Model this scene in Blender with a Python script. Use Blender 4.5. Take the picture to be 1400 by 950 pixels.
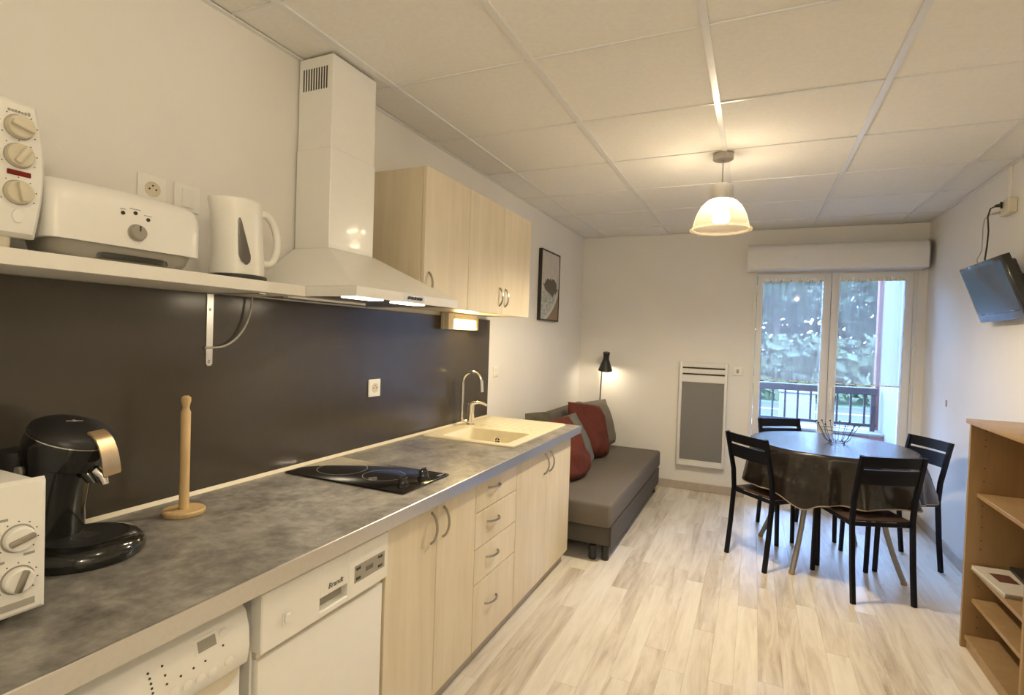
import bpy, bmesh, math, random
from mathutils import Vector, Matrix, noise
for o in list(bpy.data.objects): bpy.data.objects.remove(o, do_unlink=True)
SC = bpy.context.scene
COL = SC.collection
PI = math.pi
R = math.radians
random.seed(7)

# ------------------------------------------------------------------ camera
CAM = Vector((1.5919, 0.0, 1.3553))
YAW, PITCH, ROLL, FPX = -0.424, -0.0198, 0.0334, 734.66
cam = bpy.data.objects.new('camera', bpy.data.cameras.new('camera'))
COL.objects.link(cam)
fw = Vector((math.sin(YAW)*math.cos(PITCH), math.cos(YAW)*math.cos(PITCH), math.sin(PITCH)))
rt = Vector((math.cos(YAW), -math.sin(YAW), 0)); up = rt.cross(fw)
r2 = rt*math.cos(ROLL)+up*math.sin(ROLL); u2 = -rt*math.sin(ROLL)+up*math.cos(ROLL)
m3 = Matrix((r2, u2, -fw)).transposed()
cam.matrix_world = Matrix.Translation(CAM) @ m3.to_4x4()
cam.data.sensor_width = 36.0
cam.data.lens = FPX*36/1400
cam.data.clip_start = 0.02
SC.camera = cam

# ------------------------------------------------------------------ sky, exposure
SKY_STRENGTH = 14.0
SKY_COLOR = (0.34, 0.54, 1.0, 1)
KITCHEN_W, PENDANT_W, FLOORLAMP_W, HOOD_W, UNDER_W = 2.0, 46, 1.0, 0.6, 1.5
FILL_W, SHADE_W = 17, 3.8
WARM = (1.0, 0.84, 0.60)
w = bpy.data.worlds.new('overcast_sky'); SC.world = w; w.use_nodes = True
w.node_tree.nodes['Background'].inputs[0].default_value = SKY_COLOR
w.node_tree.nodes['Background'].inputs[1].default_value = SKY_STRENGTH
vs = SC.view_settings
vs.view_transform = 'Standard'; vs.look = 'None'; vs.gamma = 1.0; vs.use_curve_mapping = False
vs.exposure = 1.1

# ------------------------------------------------------------------ room numbers (metres)
XR, YB, YF, H = 2.811, 5.194, -1.8, 2.359
ZT = 0.828            # worktop top
ZS = 1.495            # shelf top

# ------------------------------------------------------------------ materials
MAT = {}
def nodes(name):
    m = bpy.data.materials.new(name); m.use_nodes = True
    nt = m.node_tree; b = nt.nodes['Principled BSDF']
    MAT[name] = m
    return m, nt, b
def ramp(nt, src, stops):
    r = nt.nodes.new('ShaderNodeValToRGB')
    while len(r.color_ramp.elements) < len(stops): r.color_ramp.elements.new(0.5)
    for e, (p, c) in zip(r.color_ramp.elements, stops):
        e.position = p; e.color = (*c, 1)
    nt.links.new(src, r.inputs[0]); return r.outputs[0]
def coords(nt, scale=(1, 1, 1), kind='Object', rot=(0, 0, 0), rnd=False):
    tc = nt.nodes.new('ShaderNodeTexCoord'); mp = nt.nodes.new('ShaderNodeMapping')
    mp.inputs['Scale'].default_value = scale; mp.inputs['Rotation'].default_value = rot
    src = tc.outputs[kind]
    if rnd:
        oi = nt.nodes.new('ShaderNodeObjectInfo'); va = nt.nodes.new('ShaderNodeVectorMath'); va.operation = 'ADD'
        mu = nt.nodes.new('ShaderNodeMath'); mu.operation = 'MULTIPLY'; mu.inputs[1].default_value = 37.0
        nt.links.new(oi.outputs['Random'], mu.inputs[0]); nt.links.new(src, va.inputs[0]); nt.links.new(mu.outputs[0], va.inputs[1])
        src = va.outputs[0]
    nt.links.new(src, mp.inputs[0]); return mp.outputs[0]
def noisetex(nt, vec, scale, detail=4, rough=0.55, dist=0.0):
    n = nt.nodes.new('ShaderNodeTexNoise')
    n.inputs['Scale'].default_value = scale; n.inputs['Detail'].default_value = detail
    n.inputs['Roughness'].default_value = rough; n.inputs['Distortion'].default_value = dist
    nt.links.new(vec, n.inputs['Vector']); return n.outputs['Fac']
def bump(nt, b, src, strength, dist=0.002):
    bp = nt.nodes.new('ShaderNodeBump'); bp.inputs['Strength'].default_value = strength
    bp.inputs['Distance'].default_value = dist
    nt.links.new(src, bp.inputs['Height']); nt.links.new(bp.outputs[0], b.inputs['Normal'])
def simple(name, col, rough=0.5, metal=0.0, var=0.04, vscale=30, bmp=0.0, bscale=200, coat=0.0, spec=0.5, stretch=(1, 1, 1)):
    m, nt, b = nodes(name)
    v = coords(nt, stretch)
    n = noisetex(nt, v, vscale)
    lo = tuple(max(0, c*(1-var)) for c in col); hi = tuple(min(1, c*(1+var)) for c in col)
    nt.links.new(ramp(nt, n, [(0.3, lo), (0.7, hi)]), b.inputs['Base Color'])
    b.inputs['Roughness'].default_value = rough; b.inputs['Metallic'].default_value = metal
    b.inputs['Coat Weight'].default_value = coat; b.inputs['Specular IOR Level'].default_value = spec
    if bmp: bump(nt, b, noisetex(nt, v, bscale, 3), bmp)
    return m
simple('wall_paint', (0.84, 0.82, 0.78), 0.75, var=0.015, vscale=3, bmp=0.25, bscale=160)
simple('tile_face', (0.88, 0.865, 0.825), 0.9, var=0.025, vscale=60, bmp=0.35, bscale=350)
simple('ceiling_bar', (0.80, 0.80, 0.80), 0.28, var=0.01)
simple('ceiling_void', (0.10, 0.095, 0.09), 0.9)
simple('white_enamel', (0.88, 0.87, 0.83), 0.30, var=0.01, coat=0.1)
simple('white_plastic', (0.88, 0.87, 0.82), 0.32, var=0.012)
simple('white_satin', (0.86, 0.84, 0.78), 0.42, var=0.012)
simple('cream_plastic', (0.70, 0.64, 0.50), 0.38, var=0.02)
simple('grey_plastic', (0.36, 0.34, 0.29), 0.4, var=0.03)
simple('dark_plastic', (0.035, 0.033, 0.03), 0.35, var=0.1)
simple('black_gloss', (0.012, 0.012, 0.012), 0.12, var=0.1, coat=0.4)
simple('black_satin', (0.018, 0.018, 0.019), 0.38, var=0.1)
simple('black_glass', (0.006, 0.006, 0.007), 0.05, var=0.1)
simple('ring_print', (0.35, 0.34, 0.32), 0.3)
simple('chrome', (0.80, 0.79, 0.77), 0.09, metal=1.0, var=0.01)
simple('brushed_steel', (0.42, 0.40, 0.36), 0.28, metal=1.0, var=0.05, vscale=120)
simple('aluminium', (0.72, 0.71, 0.69), 0.30, metal=1.0, var=0.03, vscale=100)
simple('splashback_laminate', (0.066, 0.057, 0.046), 0.19, var=0.05, vscale=6, bmp=0.05, bscale=400)
simple('sink_resin', (0.80, 0.74, 0.56), 0.32, var=0.02)
simple('beech', (0.62, 0.44, 0.22), 0.45, var=0.12, vscale=14, stretch=(6, 6, 0.8))
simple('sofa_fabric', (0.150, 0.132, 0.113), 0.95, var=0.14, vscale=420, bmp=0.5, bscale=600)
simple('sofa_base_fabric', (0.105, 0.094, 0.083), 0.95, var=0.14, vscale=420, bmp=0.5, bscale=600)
simple('red_fabric', (0.112, 0.022, 0.014), 0.85, var=0.12, vscale=350, bmp=0.4, bscale=500)
simple('grey_fabric', (0.17, 0.15, 0.125), 0.9, var=0.12, vscale=350, bmp=0.4, bscale=500)
simple('slate_fabric', (0.15, 0.155, 0.15), 0.9, var=0.12, vscale=350, bmp=0.4, bscale=500)
simple('olive_fabric', (0.10, 0.093, 0.065), 0.9, var=0.12, vscale=350, bmp=0.4, bscale=500)
simple('table_vinyl', (0.017, 0.0135, 0.0115), 0.25, var=0.25, vscale=5, bmp=0.3, bscale=30, spec=0.5)
simple('hem_thread', (0.30, 0.25, 0.19), 0.7)
simple('chair_metal', (0.004, 0.005, 0.010), 0.45, var=0.1, spec=0.22)
simple('chair_seat', (0.060, 0.034, 0.026), 0.42, var=0.15, vscale=40)
simple('table_leg_metal', (0.30, 0.29, 0.27), 0.4, metal=0.6)
simple('radiator_white', (0.76, 0.75, 0.72), 0.4, var=0.01)
simple('radiator_grey', (0.21, 0.205, 0.20), 0.55, var=0.05, vscale=300)
simple('window_pvc', (0.80, 0.79, 0.77), 0.35, var=0.01)
simple('baseboard_finish', (0.48, 0.42, 0.35), 0.55, var=0.08, vscale=20)
simple('plinth_finish', (0.42, 0.37, 0.31), 0.5, var=0.08, vscale=20)
simple('screen', (0.03, 0.04, 0.05), 0.14, var=0.05)
simple('red_lens', (0.20, 0.012, 0.008), 0.2)
simple('wire_black', (0.02, 0.02, 0.02), 0.4)
simple('cord_grey', (0.45, 0.42, 0.38), 0.5)
simple('dark_glass_window', (0.13, 0.12, 0.11), 0.15)
simple('tan_metal', (0.52, 0.38, 0.22), 0.3, metal=0.6)
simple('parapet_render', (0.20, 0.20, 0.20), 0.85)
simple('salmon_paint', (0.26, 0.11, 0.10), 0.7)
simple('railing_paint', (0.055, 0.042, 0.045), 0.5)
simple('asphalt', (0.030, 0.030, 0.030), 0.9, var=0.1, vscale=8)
simple('road_paint', (0.3, 0.3, 0.3), 0.8)
simple('grass', (0.05, 0.07, 0.025), 0.95, var=0.3, vscale=2)
simple('leaf', (0.030, 0.048, 0.018), 0.7, var=0.35, vscale=1.2)
simple('leaf_pale', (0.055, 0.075, 0.030), 0.7, var=0.35, vscale=1.2)
simple('bark', (0.12, 0.09, 0.07), 0.9, var=0.2)
simple('utility_grey', (0.16, 0.14, 0.14), 0.6)
simple('magazine_cover', (0.62, 0.58, 0.52), 0.35)
simple('magazine_photo', (0.12, 0.05, 0.04), 0.3, var=0.5, vscale=60)
simple('paper', (0.7, 0.69, 0.66), 0.7)
simple('frame_black', (0.02, 0.017, 0.015), 0.4)

def wood(name, a, b_, rough=0.42, grain=(14, 14, 1.2)):
    m, nt, b = nodes(name)
    v = coords(nt, grain, rnd=True)
    n = noisetex(nt, v, 1.6, 6, 0.6, 0.6)
    v2 = coords(nt, (1.5, 1.5, 0.8), rnd=True)
    n2 = noisetex(nt, v2, 2.5, 3, 0.5)
    mx = nt.nodes.new('ShaderNodeMath'); mx.operation = 'ADD'; nt.links.new(n, mx.inputs[0])
    nt.links.new(n2, mx.inputs[1])
    mh = nt.nodes.new('ShaderNodeMath'); mh.operation = 'MULTIPLY'; mh.inputs[1].default_value = 0.5
    nt.links.new(mx.outputs[0], mh.inputs[0])
    nt.links.new(ramp(nt, mh.outputs[0], [(0.36, a), (0.64, b_)]), b.inputs['Base Color'])
    b.inputs['Roughness'].default_value = rough
    bump(nt, b, n, 0.05)
    return m
wood('maple', (0.68, 0.585, 0.42), (0.80, 0.715, 0.55))
wood('maple_horizontal', (0.68, 0.585, 0.42), (0.80, 0.715, 0.55), grain=(14, 14, 1.2))
wood('shelf_beech', (0.32, 0.205, 0.10), (0.41, 0.275, 0.142), 0.4)

def worktop_mat():
    m, nt, b = nodes('worktop_concrete')
    v = coords(nt, (1, 1, 1))
    n = noisetex(nt, v, 7, 8, 0.62, 0.6); n2 = noisetex(nt, v, 34, 5, 0.6)
    a = nt.nodes.new('ShaderNodeMix'); a.data_type = 'FLOAT'; a.inputs[0].default_value = 0.4
    nt.links.new(n, a.inputs[2]); nt.links.new(n2, a.inputs[3])
    nt.links.new(ramp(nt, a.outputs[0], [(0.36, (0.12, 0.114, 0.106)), (0.5, (0.25, 0.237, 0.218)), (0.64, (0.40, 0.38, 0.35))]), b.inputs['Base Color'])
    b.inputs['Roughness'].default_value = 0.30
    bump(nt, b, n2, 0.06)
worktop_mat()
def plank_mat():
    m, nt, b = nodes('floor_plank')
    v = coords(nt, (9, 0.9, 9), rnd=True)
    n = noisetex(nt, v, 2.2, 7, 0.66, 0.9)
    v2 = coords(nt, (2.5, 0.8, 2.5), rnd=True); n2 = noisetex(nt, v2, 2.0, 3)
    oi = nt.nodes.new('ShaderNodeObjectInfo')
    a = nt.nodes.new('ShaderNodeMix'); a.data_type = 'FLOAT'; a.inputs[0].default_value = 0.30
    nt.links.new(n, a.inputs[2]); nt.links.new(n2, a.inputs[3])
    a2 = nt.nodes.new('ShaderNodeMix'); a2.data_type = 'FLOAT'; a2.inputs[0].default_value = 0.16
    nt.links.new(a.outputs[0], a2.inputs[2]); nt.links.new(oi.outputs['Random'], a2.inputs[3])
    nt.links.new(ramp(nt, a2.outputs[0], [(0.28, (0.40, 0.335, 0.265)), (0.40, (0.62, 0.555, 0.465)), (0.50, (0.76, 0.705, 0.615)), (0.62, (0.84, 0.80, 0.715))]), b.inputs['Base Color'])
    b.inputs['Roughness'].default_value = 0.36
    bump(nt, b, n, 0.08)
plank_mat()
def glass_mat():
    m, nt, b = nodes('pane_glass')
    out = nt.nodes['Material Output']
    tr = nt.nodes.new('ShaderNodeBsdfTransparent'); gl = nt.nodes.new('ShaderNodeBsdfGlossy'); gl.inputs['Roughness'].default_value = 0.02
    fr = nt.nodes.new('ShaderNodeFresnel'); fr.inputs[0].default_value = 1.45
    mx = nt.nodes.new('ShaderNodeMixShader')
    tr.inputs[0].default_value = (0.95, 0.97, 0.97, 1)
    nt.links.new(fr.outputs[0], mx.inputs[0]); nt.links.new(tr.outputs[0], mx.inputs[1]); nt.links.new(gl.outputs[0], mx.inputs[2])
    nt.links.new(mx.outputs[0], out.inputs[0]); nt.nodes.remove(b)
glass_mat()
def sheer(name, col, clear, scale=900, tcol=None):
    m, nt, b = nodes(name)
    out = nt.nodes['Material Output']
    tr = nt.nodes.new('ShaderNodeBsdfTransparent'); tl = nt.nodes.new('ShaderNodeBsdfTranslucent'); df = nt.nodes.new('ShaderNodeBsdfDiffuse')
    tl.inputs[0].default_value = (*(tcol or col), 1); df.inputs[0].default_value = (*col, 1)
    n = noisetex(nt, coords(nt), scale, 2)
    mr = nt.nodes.new('ShaderNodeMapRange'); mr.inputs[3].default_value = clear-0.06; mr.inputs[4].default_value = clear+0.06
    nt.links.new(n, mr.inputs[0])
    m1 = nt.nodes.new('ShaderNodeMixShader'); m1.inputs[0].default_value = 0.4
    nt.links.new(tl.outputs[0], m1.inputs[1]); nt.links.new(df.outputs[0], m1.inputs[2])
    m2 = nt.nodes.new('ShaderNodeMixShader')
    nt.links.new(mr.outputs[0], m2.inputs[0]); nt.links.new(m1.outputs[0], m2.inputs[1]); nt.links.new(tr.outputs[0], m2.inputs[2])
    nt.links.new(m2.outputs[0], out.inputs[0]); nt.nodes.remove(b)
sheer('net_curtain', (0.9, 0.9, 0.9), 0.50, 900, (0.30, 0.30, 0.30))
sheer('shade_acrylic', (0.36, 0.30, 0.22), 0.60, 300)
def emit(name, col, s):
    m, nt, b = nodes(name)
    b.inputs['Base Color'].default_value = (*col, 1)
    b.inputs['Emission Color'].default_value = (*col, 1); b.inputs['Emission Strength'].default_value = s
emit('bulb_glow', (1.0, 0.85, 0.60), 18)
emit('hood_glow', (1.0, 0.82, 0.58), 6)
emit('under_glow', (1.0, 0.72, 0.30), 7)
def picture_mat():
    m, nt, b = nodes('coast_print')
    b.inputs['Roughness'].default_value = 0.4
    tc = nt.nodes.new('ShaderNodeTexCoord'); sp = nt.nodes.new('ShaderNodeSeparateXYZ')
    nt.links.new(tc.outputs['Generated'], sp.inputs[0])
    y, z = sp.outputs[1], sp.outputs[2]
    def M(op, a, b2=None, c=None):
        n = nt.nodes.new('ShaderNodeMath'); n.operation = op
        for i, q in enumerate((a, b2, c)):
            if q is None: continue
            if isinstance(q, (int, float)): n.inputs[i].default_value = q
            else: nt.links.new(q, n.inputs[i])
        return n.outputs[0]
    v = coords(nt, (1, 1, 1))
    n1 = noisetex(nt, v, 14, 5); n2 = noisetex(nt, v, 30, 4, 0.6, 1.5)
    wob = M('MULTIPLY', M('SUBTRACT', n1, 0.5), 0.35)
    def mix(fac, A, B):
        mm = nt.nodes.new('ShaderNodeMix'); mm.data_type = 'RGBA'
        nt.links.new(fac, mm.inputs[0])
        for i, q in ((6, A), (7, B)):
            if isinstance(q, tuple): mm.inputs[i].default_value = (*q, 1)
            else: nt.links.new(q, mm.inputs[i])
        return mm.outputs[2]
    sky = ramp(nt, n1, [(0.3, (0.52, 0.49, 0.46)), (0.7, (0.62, 0.59, 0.56))])
    sea = ramp(nt, n2, [(0.35, (0.16, 0.21, 0.20)), (0.5, (0.45, 0.48, 0.47)), (0.62, (0.62, 0.62, 0.60))])
    fac = M('LESS_THAN', M('ADD', z, M('MULTIPLY', wob, 0.2)), 0.40)
    col = mix(fac, sky, sea)
    # white foam arc and brown beach at the right bottom
    d = M('SUBTRACT', y, M('SUBTRACT', 0.92, M('MULTIPLY', M('POWER', M('SUBTRACT', 0.50, M('MINIMUM', z, 0.5)), 2.0), 2.6)))
    zz = M('LESS_THAN', z, 0.5)
    col = mix(M('MULTIPLY', zz, M('GREATER_THAN', M('ADD', d, M('MULTIPLY', wob, 0.25)), -0.06)), col, (0.62, 0.62, 0.60))
    col = mix(M('MULTIPLY', zz, M('GREATER_THAN', M('ADD', d, M('MULTIPLY', wob, 0.25)), 0.06)), col, (0.26, 0.18, 0.12))
    # dark headland rock
    n3 = noisetex(nt, v, 9, 6, 0.7)
    e = M('ADD', M('SQRT', M('ADD', M('POWER', M('MULTIPLY', M('SUBTRACT', y, 0.56), 0.33), 2.0), M('POWER', M('SUBTRACT', z, 0.50), 2.0))), M('MULTIPLY', M('SUBTRACT', n3, 0.5), 0.30))
    col = mix(M('LESS_THAN', e, 0.115), col, (0.085, 0.075, 0.06))
    nt.links.new(col, b.inputs['Base Color'])
picture_mat()

# ------------------------------------------------------------------ mesh builder
class MB:
    def __init__(s): s.v = []; s.f = []
    def add(s, vs, fs):
        k = len(s.v); s.v += [Vector(q) for q in vs]; s.f += [tuple(k+i for i in f) for f in fs]; return s
    def box(s, x0, x1, y0, y1, z0, z1, bv=0.0, seg=1, M=None):
        bm = bmesh.new(); bmesh.ops.create_cube(bm, size=1)
        for q in bm.verts:
            q.co = Vector(((x0+x1)/2+q.co.x*(x1-x0), (y0+y1)/2+q.co.y*(y1-y0), (z0+z1)/2+q.co.z*(z1-z0)))
        if bv: bmesh.ops.bevel(bm, geom=list(bm.edges), offset=min(bv, 0.49*min(abs(x1-x0), abs(y1-y0), abs(z1-z0))), segments=seg, affect='EDGES', profile=0.5)
        return s.bm(bm, M)
    def bm(s, bm, M=None):
        bm.verts.index_update()
        s.add([(M @ q.co if M else q.co.copy()) for q in bm.verts], [[q.index for q in f.verts] for f in bm.faces]); bm.free(); return s
    def loft(s, rings, cap0=True, cap1=True, closed=True):
        n = len(rings[0]); vs = [p for r in rings for p in r]; fs = []
        for i in range(len(rings)-1):
            for j in range(n if closed else n-1):
                a, b = i*n+j, i*n+(j+1) % n
                fs.append((a, b, b+n, a+n))
        if cap0: fs.append(tuple(range(n))[::-1])
        if cap1: fs.append(tuple((len(rings)-1)*n+j for j in range(n)))
        return s.add(vs, fs)
    def lathe(s, prof, c=(0, 0, 0), ax=(0, 0, 1), seg=24, cap0=True, cap1=True, sx=1.0, sy=1.0):
        q = Vector((0, 0, 1)).rotation_difference(Vector(ax).normalized()); c = Vector(c)
        rings = [[c + q @ Vector((r*sx*math.cos(2*PI*j/seg), r*sy*math.sin(2*PI*j/seg), z)) for j in range(seg)] for r, z in prof]
        return s.loft(rings, cap0, cap1)
    def cyl(s, p0, p1, r0, r1=None, seg=16):
        p0, p1 = Vector(p0), Vector(p1); r1 = r0 if r1 is None else r1
        return s.lathe([(r0, 0), (r1, (p1-p0).length)], p0, p1-p0, seg)
    def tube(s, pts, r, seg=8, square=False):
        pts = [Vector(p) for p in pts]; rings = []; n = len(pts)
        t = (pts[1]-pts[0]).normalized()
        ref = Vector((0, 0, 1)) if abs(t.z) < 0.9 else Vector((1, 0, 0))
        a = t.cross(ref).normalized()
        for i, p in enumerate(pts):
            t = ((pts[min(i+1, n-1)]-pts[max(i-1, 0)])).normalized()
            a = (a - t*a.dot(t)).normalized(); b = t.cross(a)
            rr = r[i] if isinstance(r, (list, tuple)) else r
            if square: rings.append([p+(a*u+b*v)*rr for u, v in ((1, 1), (-1, 1), (-1, -1), (1, -1))])
            else: rings.append([p+(a*math.cos(2*PI*j/seg)+b*math.sin(2*PI*j/seg))*rr for j in range(seg)])
        return s.loft(rings)
    def prism(s, poly, f0, f1):
        a = [f0(*p) for p in poly]; b = [f1(*p) for p in poly]
        return s.loft([a, b])
    def quad(s, a, b, c, d): return s.add([a, b, c, d], [(0, 1, 2, 3)])
    def sphere(s, c, r, seg=16, rings=10, sz=1.0):
        return s.lathe([(max(1e-4, r*math.sin(PI*i/rings)), -r*sz*math.cos(PI*i/rings)) for i in range(rings+1)], c, seg=seg)
    def build(s, name, mat, parent=None, smooth=35, local=False, label=None, origin=None):
        me = bpy.data.meshes.new(name)
        off = Vector((0, 0, 0))
        if parent is not None and not local:
            p = parent
            while p is not None: off = off + p.location; p = p.parent
        elif parent is None and s.v:
            xs = [q.x for q in s.v]; ys = [q.y for q in s.v]; zs = [q.z for q in s.v]
            off = Vector(origin) if origin else Vector(((min(xs)+max(xs))/2, (min(ys)+max(ys))/2, min(zs)))
        me.from_pydata([tuple(q-off) for q in s.v], [], s.f); me.update()
        bm = bmesh.new(); bm.from_mesh(me); bmesh.ops.recalc_face_normals(bm, faces=bm.faces); bm.to_mesh(me); bm.free()
        if smooth:
            try: me.shade_smooth(); me.set_sharp_from_angle(angle=R(smooth))
            except Exception: pass
        me.materials.append(MAT[mat])
        o = bpy.data.objects.new(name, me); COL.objects.link(o)
        if parent is not None: o.parent = parent
        else: o.location = off
        if label: o['label'] = label
        return o
def tag(o, label, cat, group=None):
    o['label'] = label; o['category'] = cat
    if group: o['group'] = group
    return o
def struct(o, label=None):
    o['kind'] = 'structure'
    if label: o['label'] = label
    return o
def thing(name, loc, label, cat, group=None, rz=0):
    o = bpy.data.objects.new(name, None); COL.objects.link(o)
    o.location = loc; o.rotation_euler = (0, 0, rz); o.empty_display_size = 0.1
    return tag(o, label, cat, group)
def copy_tree(o, parent=None):
    c = o.copy(); COL.objects.link(c); c.parent = parent
    for ch in o.children: copy_tree(ch, c)
    return c
def text_mesh(name, txt, size, mat, parent, M, shear=0.0, extrude=0.0004):
    cu = bpy.data.curves.new(name, 'FONT'); cu.body = txt; cu.size = size; cu.shear = shear; cu.extrude = extrude
    cu.align_x = 'CENTER'; cu.align_y = 'CENTER'; cu.resolution_u = 4
    t = bpy.data.objects.new(name, cu); COL.objects.link(t)
    dg = bpy.context.evaluated_depsgraph_get(); me = bpy.data.meshes.new_from_object(t.evaluated_get(dg))
    bpy.data.objects.remove(t, do_unlink=True)
    me.transform(M); off = Vector((0, 0, 0)); p = parent
    while p is not None: off += p.location; p = p.parent
    me.transform(Matrix.Translation(-off)); me.materials.clear(); me.materials.append(MAT[mat])
    o = bpy.data.objects.new(name, me); COL.objects.link(o); o.parent = parent; return o
def lamp(name, kind, loc, power, parent=None, rad=0.03, color=WARM, rot=None, size=None):
    d = bpy.data.lights.new(name, kind); d.energy = power; d.color = color
    if kind == 'POINT': d.shadow_soft_size = rad
    if size: d.shape = 'RECTANGLE'; d.size, d.size_y = size
    o = bpy.data.objects.new(name, d); COL.objects.link(o)
    off = Vector((0, 0, 0)); p = parent
    while p is not None: off += p.location; p = p.parent
    o.location = Vector(loc)-off; o.parent = parent
    if rot: o.rotation_euler = rot
    return o
def facing_x(c):     # text/print plane looking towards +x, reading along +y
    return Matrix.Translation(c) @ Matrix(((0, 0, 1, 0), (1, 0, 0, 0), (0, 1, 0, 0), (0, 0, 0, 1)))

# ================================================================== SETTING
T = 0.12
WX0, WX1, WZ1 = 1.575, 2.735, 1.99
struct(MB().box(-T, 0, YF-T, YB+0.2, -0.1, H+0.15).build('wall_left', 'wall_paint', smooth=0), 'cream painted wall behind the kitchen units')
struct(MB().box(XR, XR+T, YF-T, YB+0.2, -0.1, H+0.15).build('wall_right', 'wall_paint', smooth=0), 'white painted wall carrying the television')
struct(MB().box(0, WX0, YB, YB+0.2, -0.1, H+0.15).box(WX1, XR, YB, YB+0.2, -0.1, H+0.15).box(WX0, WX1, YB, YB+0.2, WZ1, H+0.15)
       .box(WX0, WX1, YB, YB+0.2, -0.1, 0.03).build('wall_back', 'wall_paint', smooth=0), 'white painted wall around the glazed balcony door')
struct(MB().box(-T, XR+T, YF-T, YF, -0.1, H+0.15).build('wall_front', 'wall_paint', smooth=0), 'white painted wall opposite the window')
floor = struct(MB().box(-T, XR+T, YF-T, YB+0.2, -0.1, -0.004).build('floor', 'plinth_finish', smooth=0), 'pale wood-effect plank floor')
# planks
PW = 0.092
x = 0.0; k = 0
rp = random.Random(3)
while x < XR-0.01:
    x1 = min(x+PW, XR)
    y = YF if x > 0.5 else 3.0
    y += -rp.random()*0.8
    while y < YB:
        L = 0.92
        a, b = max(y, YF if x > 0.5 else 2.9), min(y+L, YB)
        if b-a > 0.03 and x1 > 0.0:
            o = MB().box(x+0.0002, x1-0.0002, a+0.0003, b-0.0003, -0.012, 0.0, 0.0006).build('plank', 'floor_plank', floor, smooth=0)
        y += L
    x = x1; k += 1
# ceiling: suspended grid
ceil_o = struct(MB().box(-T, XR+T, YF-T, YB+0.2, H+0.06, H+0.15).build('ceiling', 'ceiling_void', smooth=0), 'suspended ceiling of square white tiles in a grid')
gx = [0.0]+[0.2102+0.6*i for i in range(5)]+[XR]
gy = [1.8145+0.6*j for j in range(-6, 6)]
gy = [YF]+[q for q in gy if q > YF+0.1 and q < YB-0.1]+[YB]
rt_ = random.Random(5)
for i in range(len(gx)-1):
    for j in range(len(gy)-1):
        dz = [rt_.uniform(0, 0.0035) for _ in range(4)]
        g = 0.002
        b = MB(); x0, x1, y0, y1 = gx[i]+g, gx[i+1]-g, gy[j]+0.007, gy[j+1]-g
        z0 = H+0.004
        b.loft([[(x0, y0, z0+dz[0]), (x1, y0, z0+dz[1]), (x1, y1, z0+dz[2]), (x0, y1, z0+dz[3])], [(x0, y0, z0+0.02), (x1, y0, z0+0.02), (x1, y1, z0+0.02), (x0, y1, z0+0.02)]])
        b.build('ceiling_tile', 'tile_face', ceil_o, smooth=0)
for q in gx[1:-1]:
    MB().box(q-0.012, q+0.012, YF, YB, H-0.001, H+0.006).build('grid_runner', 'ceiling_bar', ceil_o, smooth=0)
for q in gy[1:-1]:
    for i in range(len(gx)-1):
        MB().box(gx[i]+0.0125, gx[i+1]-0.0125, q-0.007, q+0.003, H+0.0015, H+0.006).build('grid_crossbar', 'ceiling_bar', ceil_o, smooth=0)
struct(MB().box(0, 0.018, YF, YB, H-0.002, H+0.003).build('trim_1', 'ceiling_bar', smooth=0), 'white edge angle of the ceiling grid along the kitchen wall')
struct(MB().box(XR-0.018, XR, YF, YB, H-0.002, H+0.003).build('trim_2', 'ceiling_bar', smooth=0), 'white edge angle of the ceiling grid along the television wall')
struct(MB().box(0.018, XR-0.018, YB-0.018, YB, H-0.002, H+0.003).build('trim_3', 'ceiling_bar', smooth=0), 'white edge angle of the ceiling grid above the window')
# baseboards
struct(MB().box(0.0, WX0-0.02, YB-0.013, YB, 0.0, 0.072, 0.003).build('baseboard_back', 'baseboard_finish'), 'taupe skirting board below the radiator')
struct(MB().box(XR-0.013, XR, 3.15, YB-0.015, 0.0, 0.072, 0.003).build('baseboard_right', 'baseboard_finish'), 'taupe skirting board below the television wall')
struct(MB().box(0.0, 0.013, 3.2, YB-0.015, 0.0, 0.072, 0.003).build('baseboard_left', 'baseboard_finish'), 'taupe skirting board behind the sofa')

# window (balcony door, two leaves)
win = bpy.data.objects.new('window_1', None); COL.objects.link(win); win.location = (2.155, YB+0.06, 0.03)
struct(win, 'white double-leaf glazed balcony door')
y0, y1 = YB-0.012, YB+0.06
b = MB()
b.box(WX0-0.012, WX0+0.016, y0+0.005, y1, 0.03, WZ1+0.01, 0.003); b.box(WX1-0.016, WX1+0.012, y0+0.005, y1, 0.03, WZ1+0.01, 0.003)
b.box(WX0+0.016, WX1-0.016, y0+0.005, y1, WZ1-0.012, WZ1+0.01, 0.003); b.box(WX0+0.016, WX1-0.016, y0+0.005, y1, 0.03, 0.06, 0.003)
b.build('window_frame', 'window_pvc', win)
def sash(xa, xb, sl, sr, hinge_x):
    b = MB(); za, zb = 0.062, WZ1-0.014; st = 0.058
    b.box(xa, xa+sl, y0-0.012, y1-0.01, za, zb, 0.005, 2); b.box(xb-sr, xb, y0-0.012, y1-0.01, za, zb, 0.005, 2)
    b.box(xa+sl-0.003, xb-sr+0.003, y0-0.011, y1-0.011, zb-st, zb, 0.005, 2); b.box(xa+sl-0.003, xb-sr+0.003, y0-0.011, y1-0.011, za, za+0.09, 0.005, 2)
    s = b.build('sash', 'window_pvc', win)
    MB().box(xa+sl-0.002, xb-sr+0.002, YB+0.020, YB+0.026, za+0.088, zb-st+0.002).build('pane', 'pane_glass', s, smooth=0)
    for z in (0.30, 1.05, 1.85):
        MB().cyl((hinge_x, y0-0.012, z-0.03), (hinge_x, y0-0.012, z+0.03), 0.006, seg=10).build('hinge', 'window_pvc', s)
    return s
s1 = sash(1.594, 2.153, 0.05, 0.058, 1.590)
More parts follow.
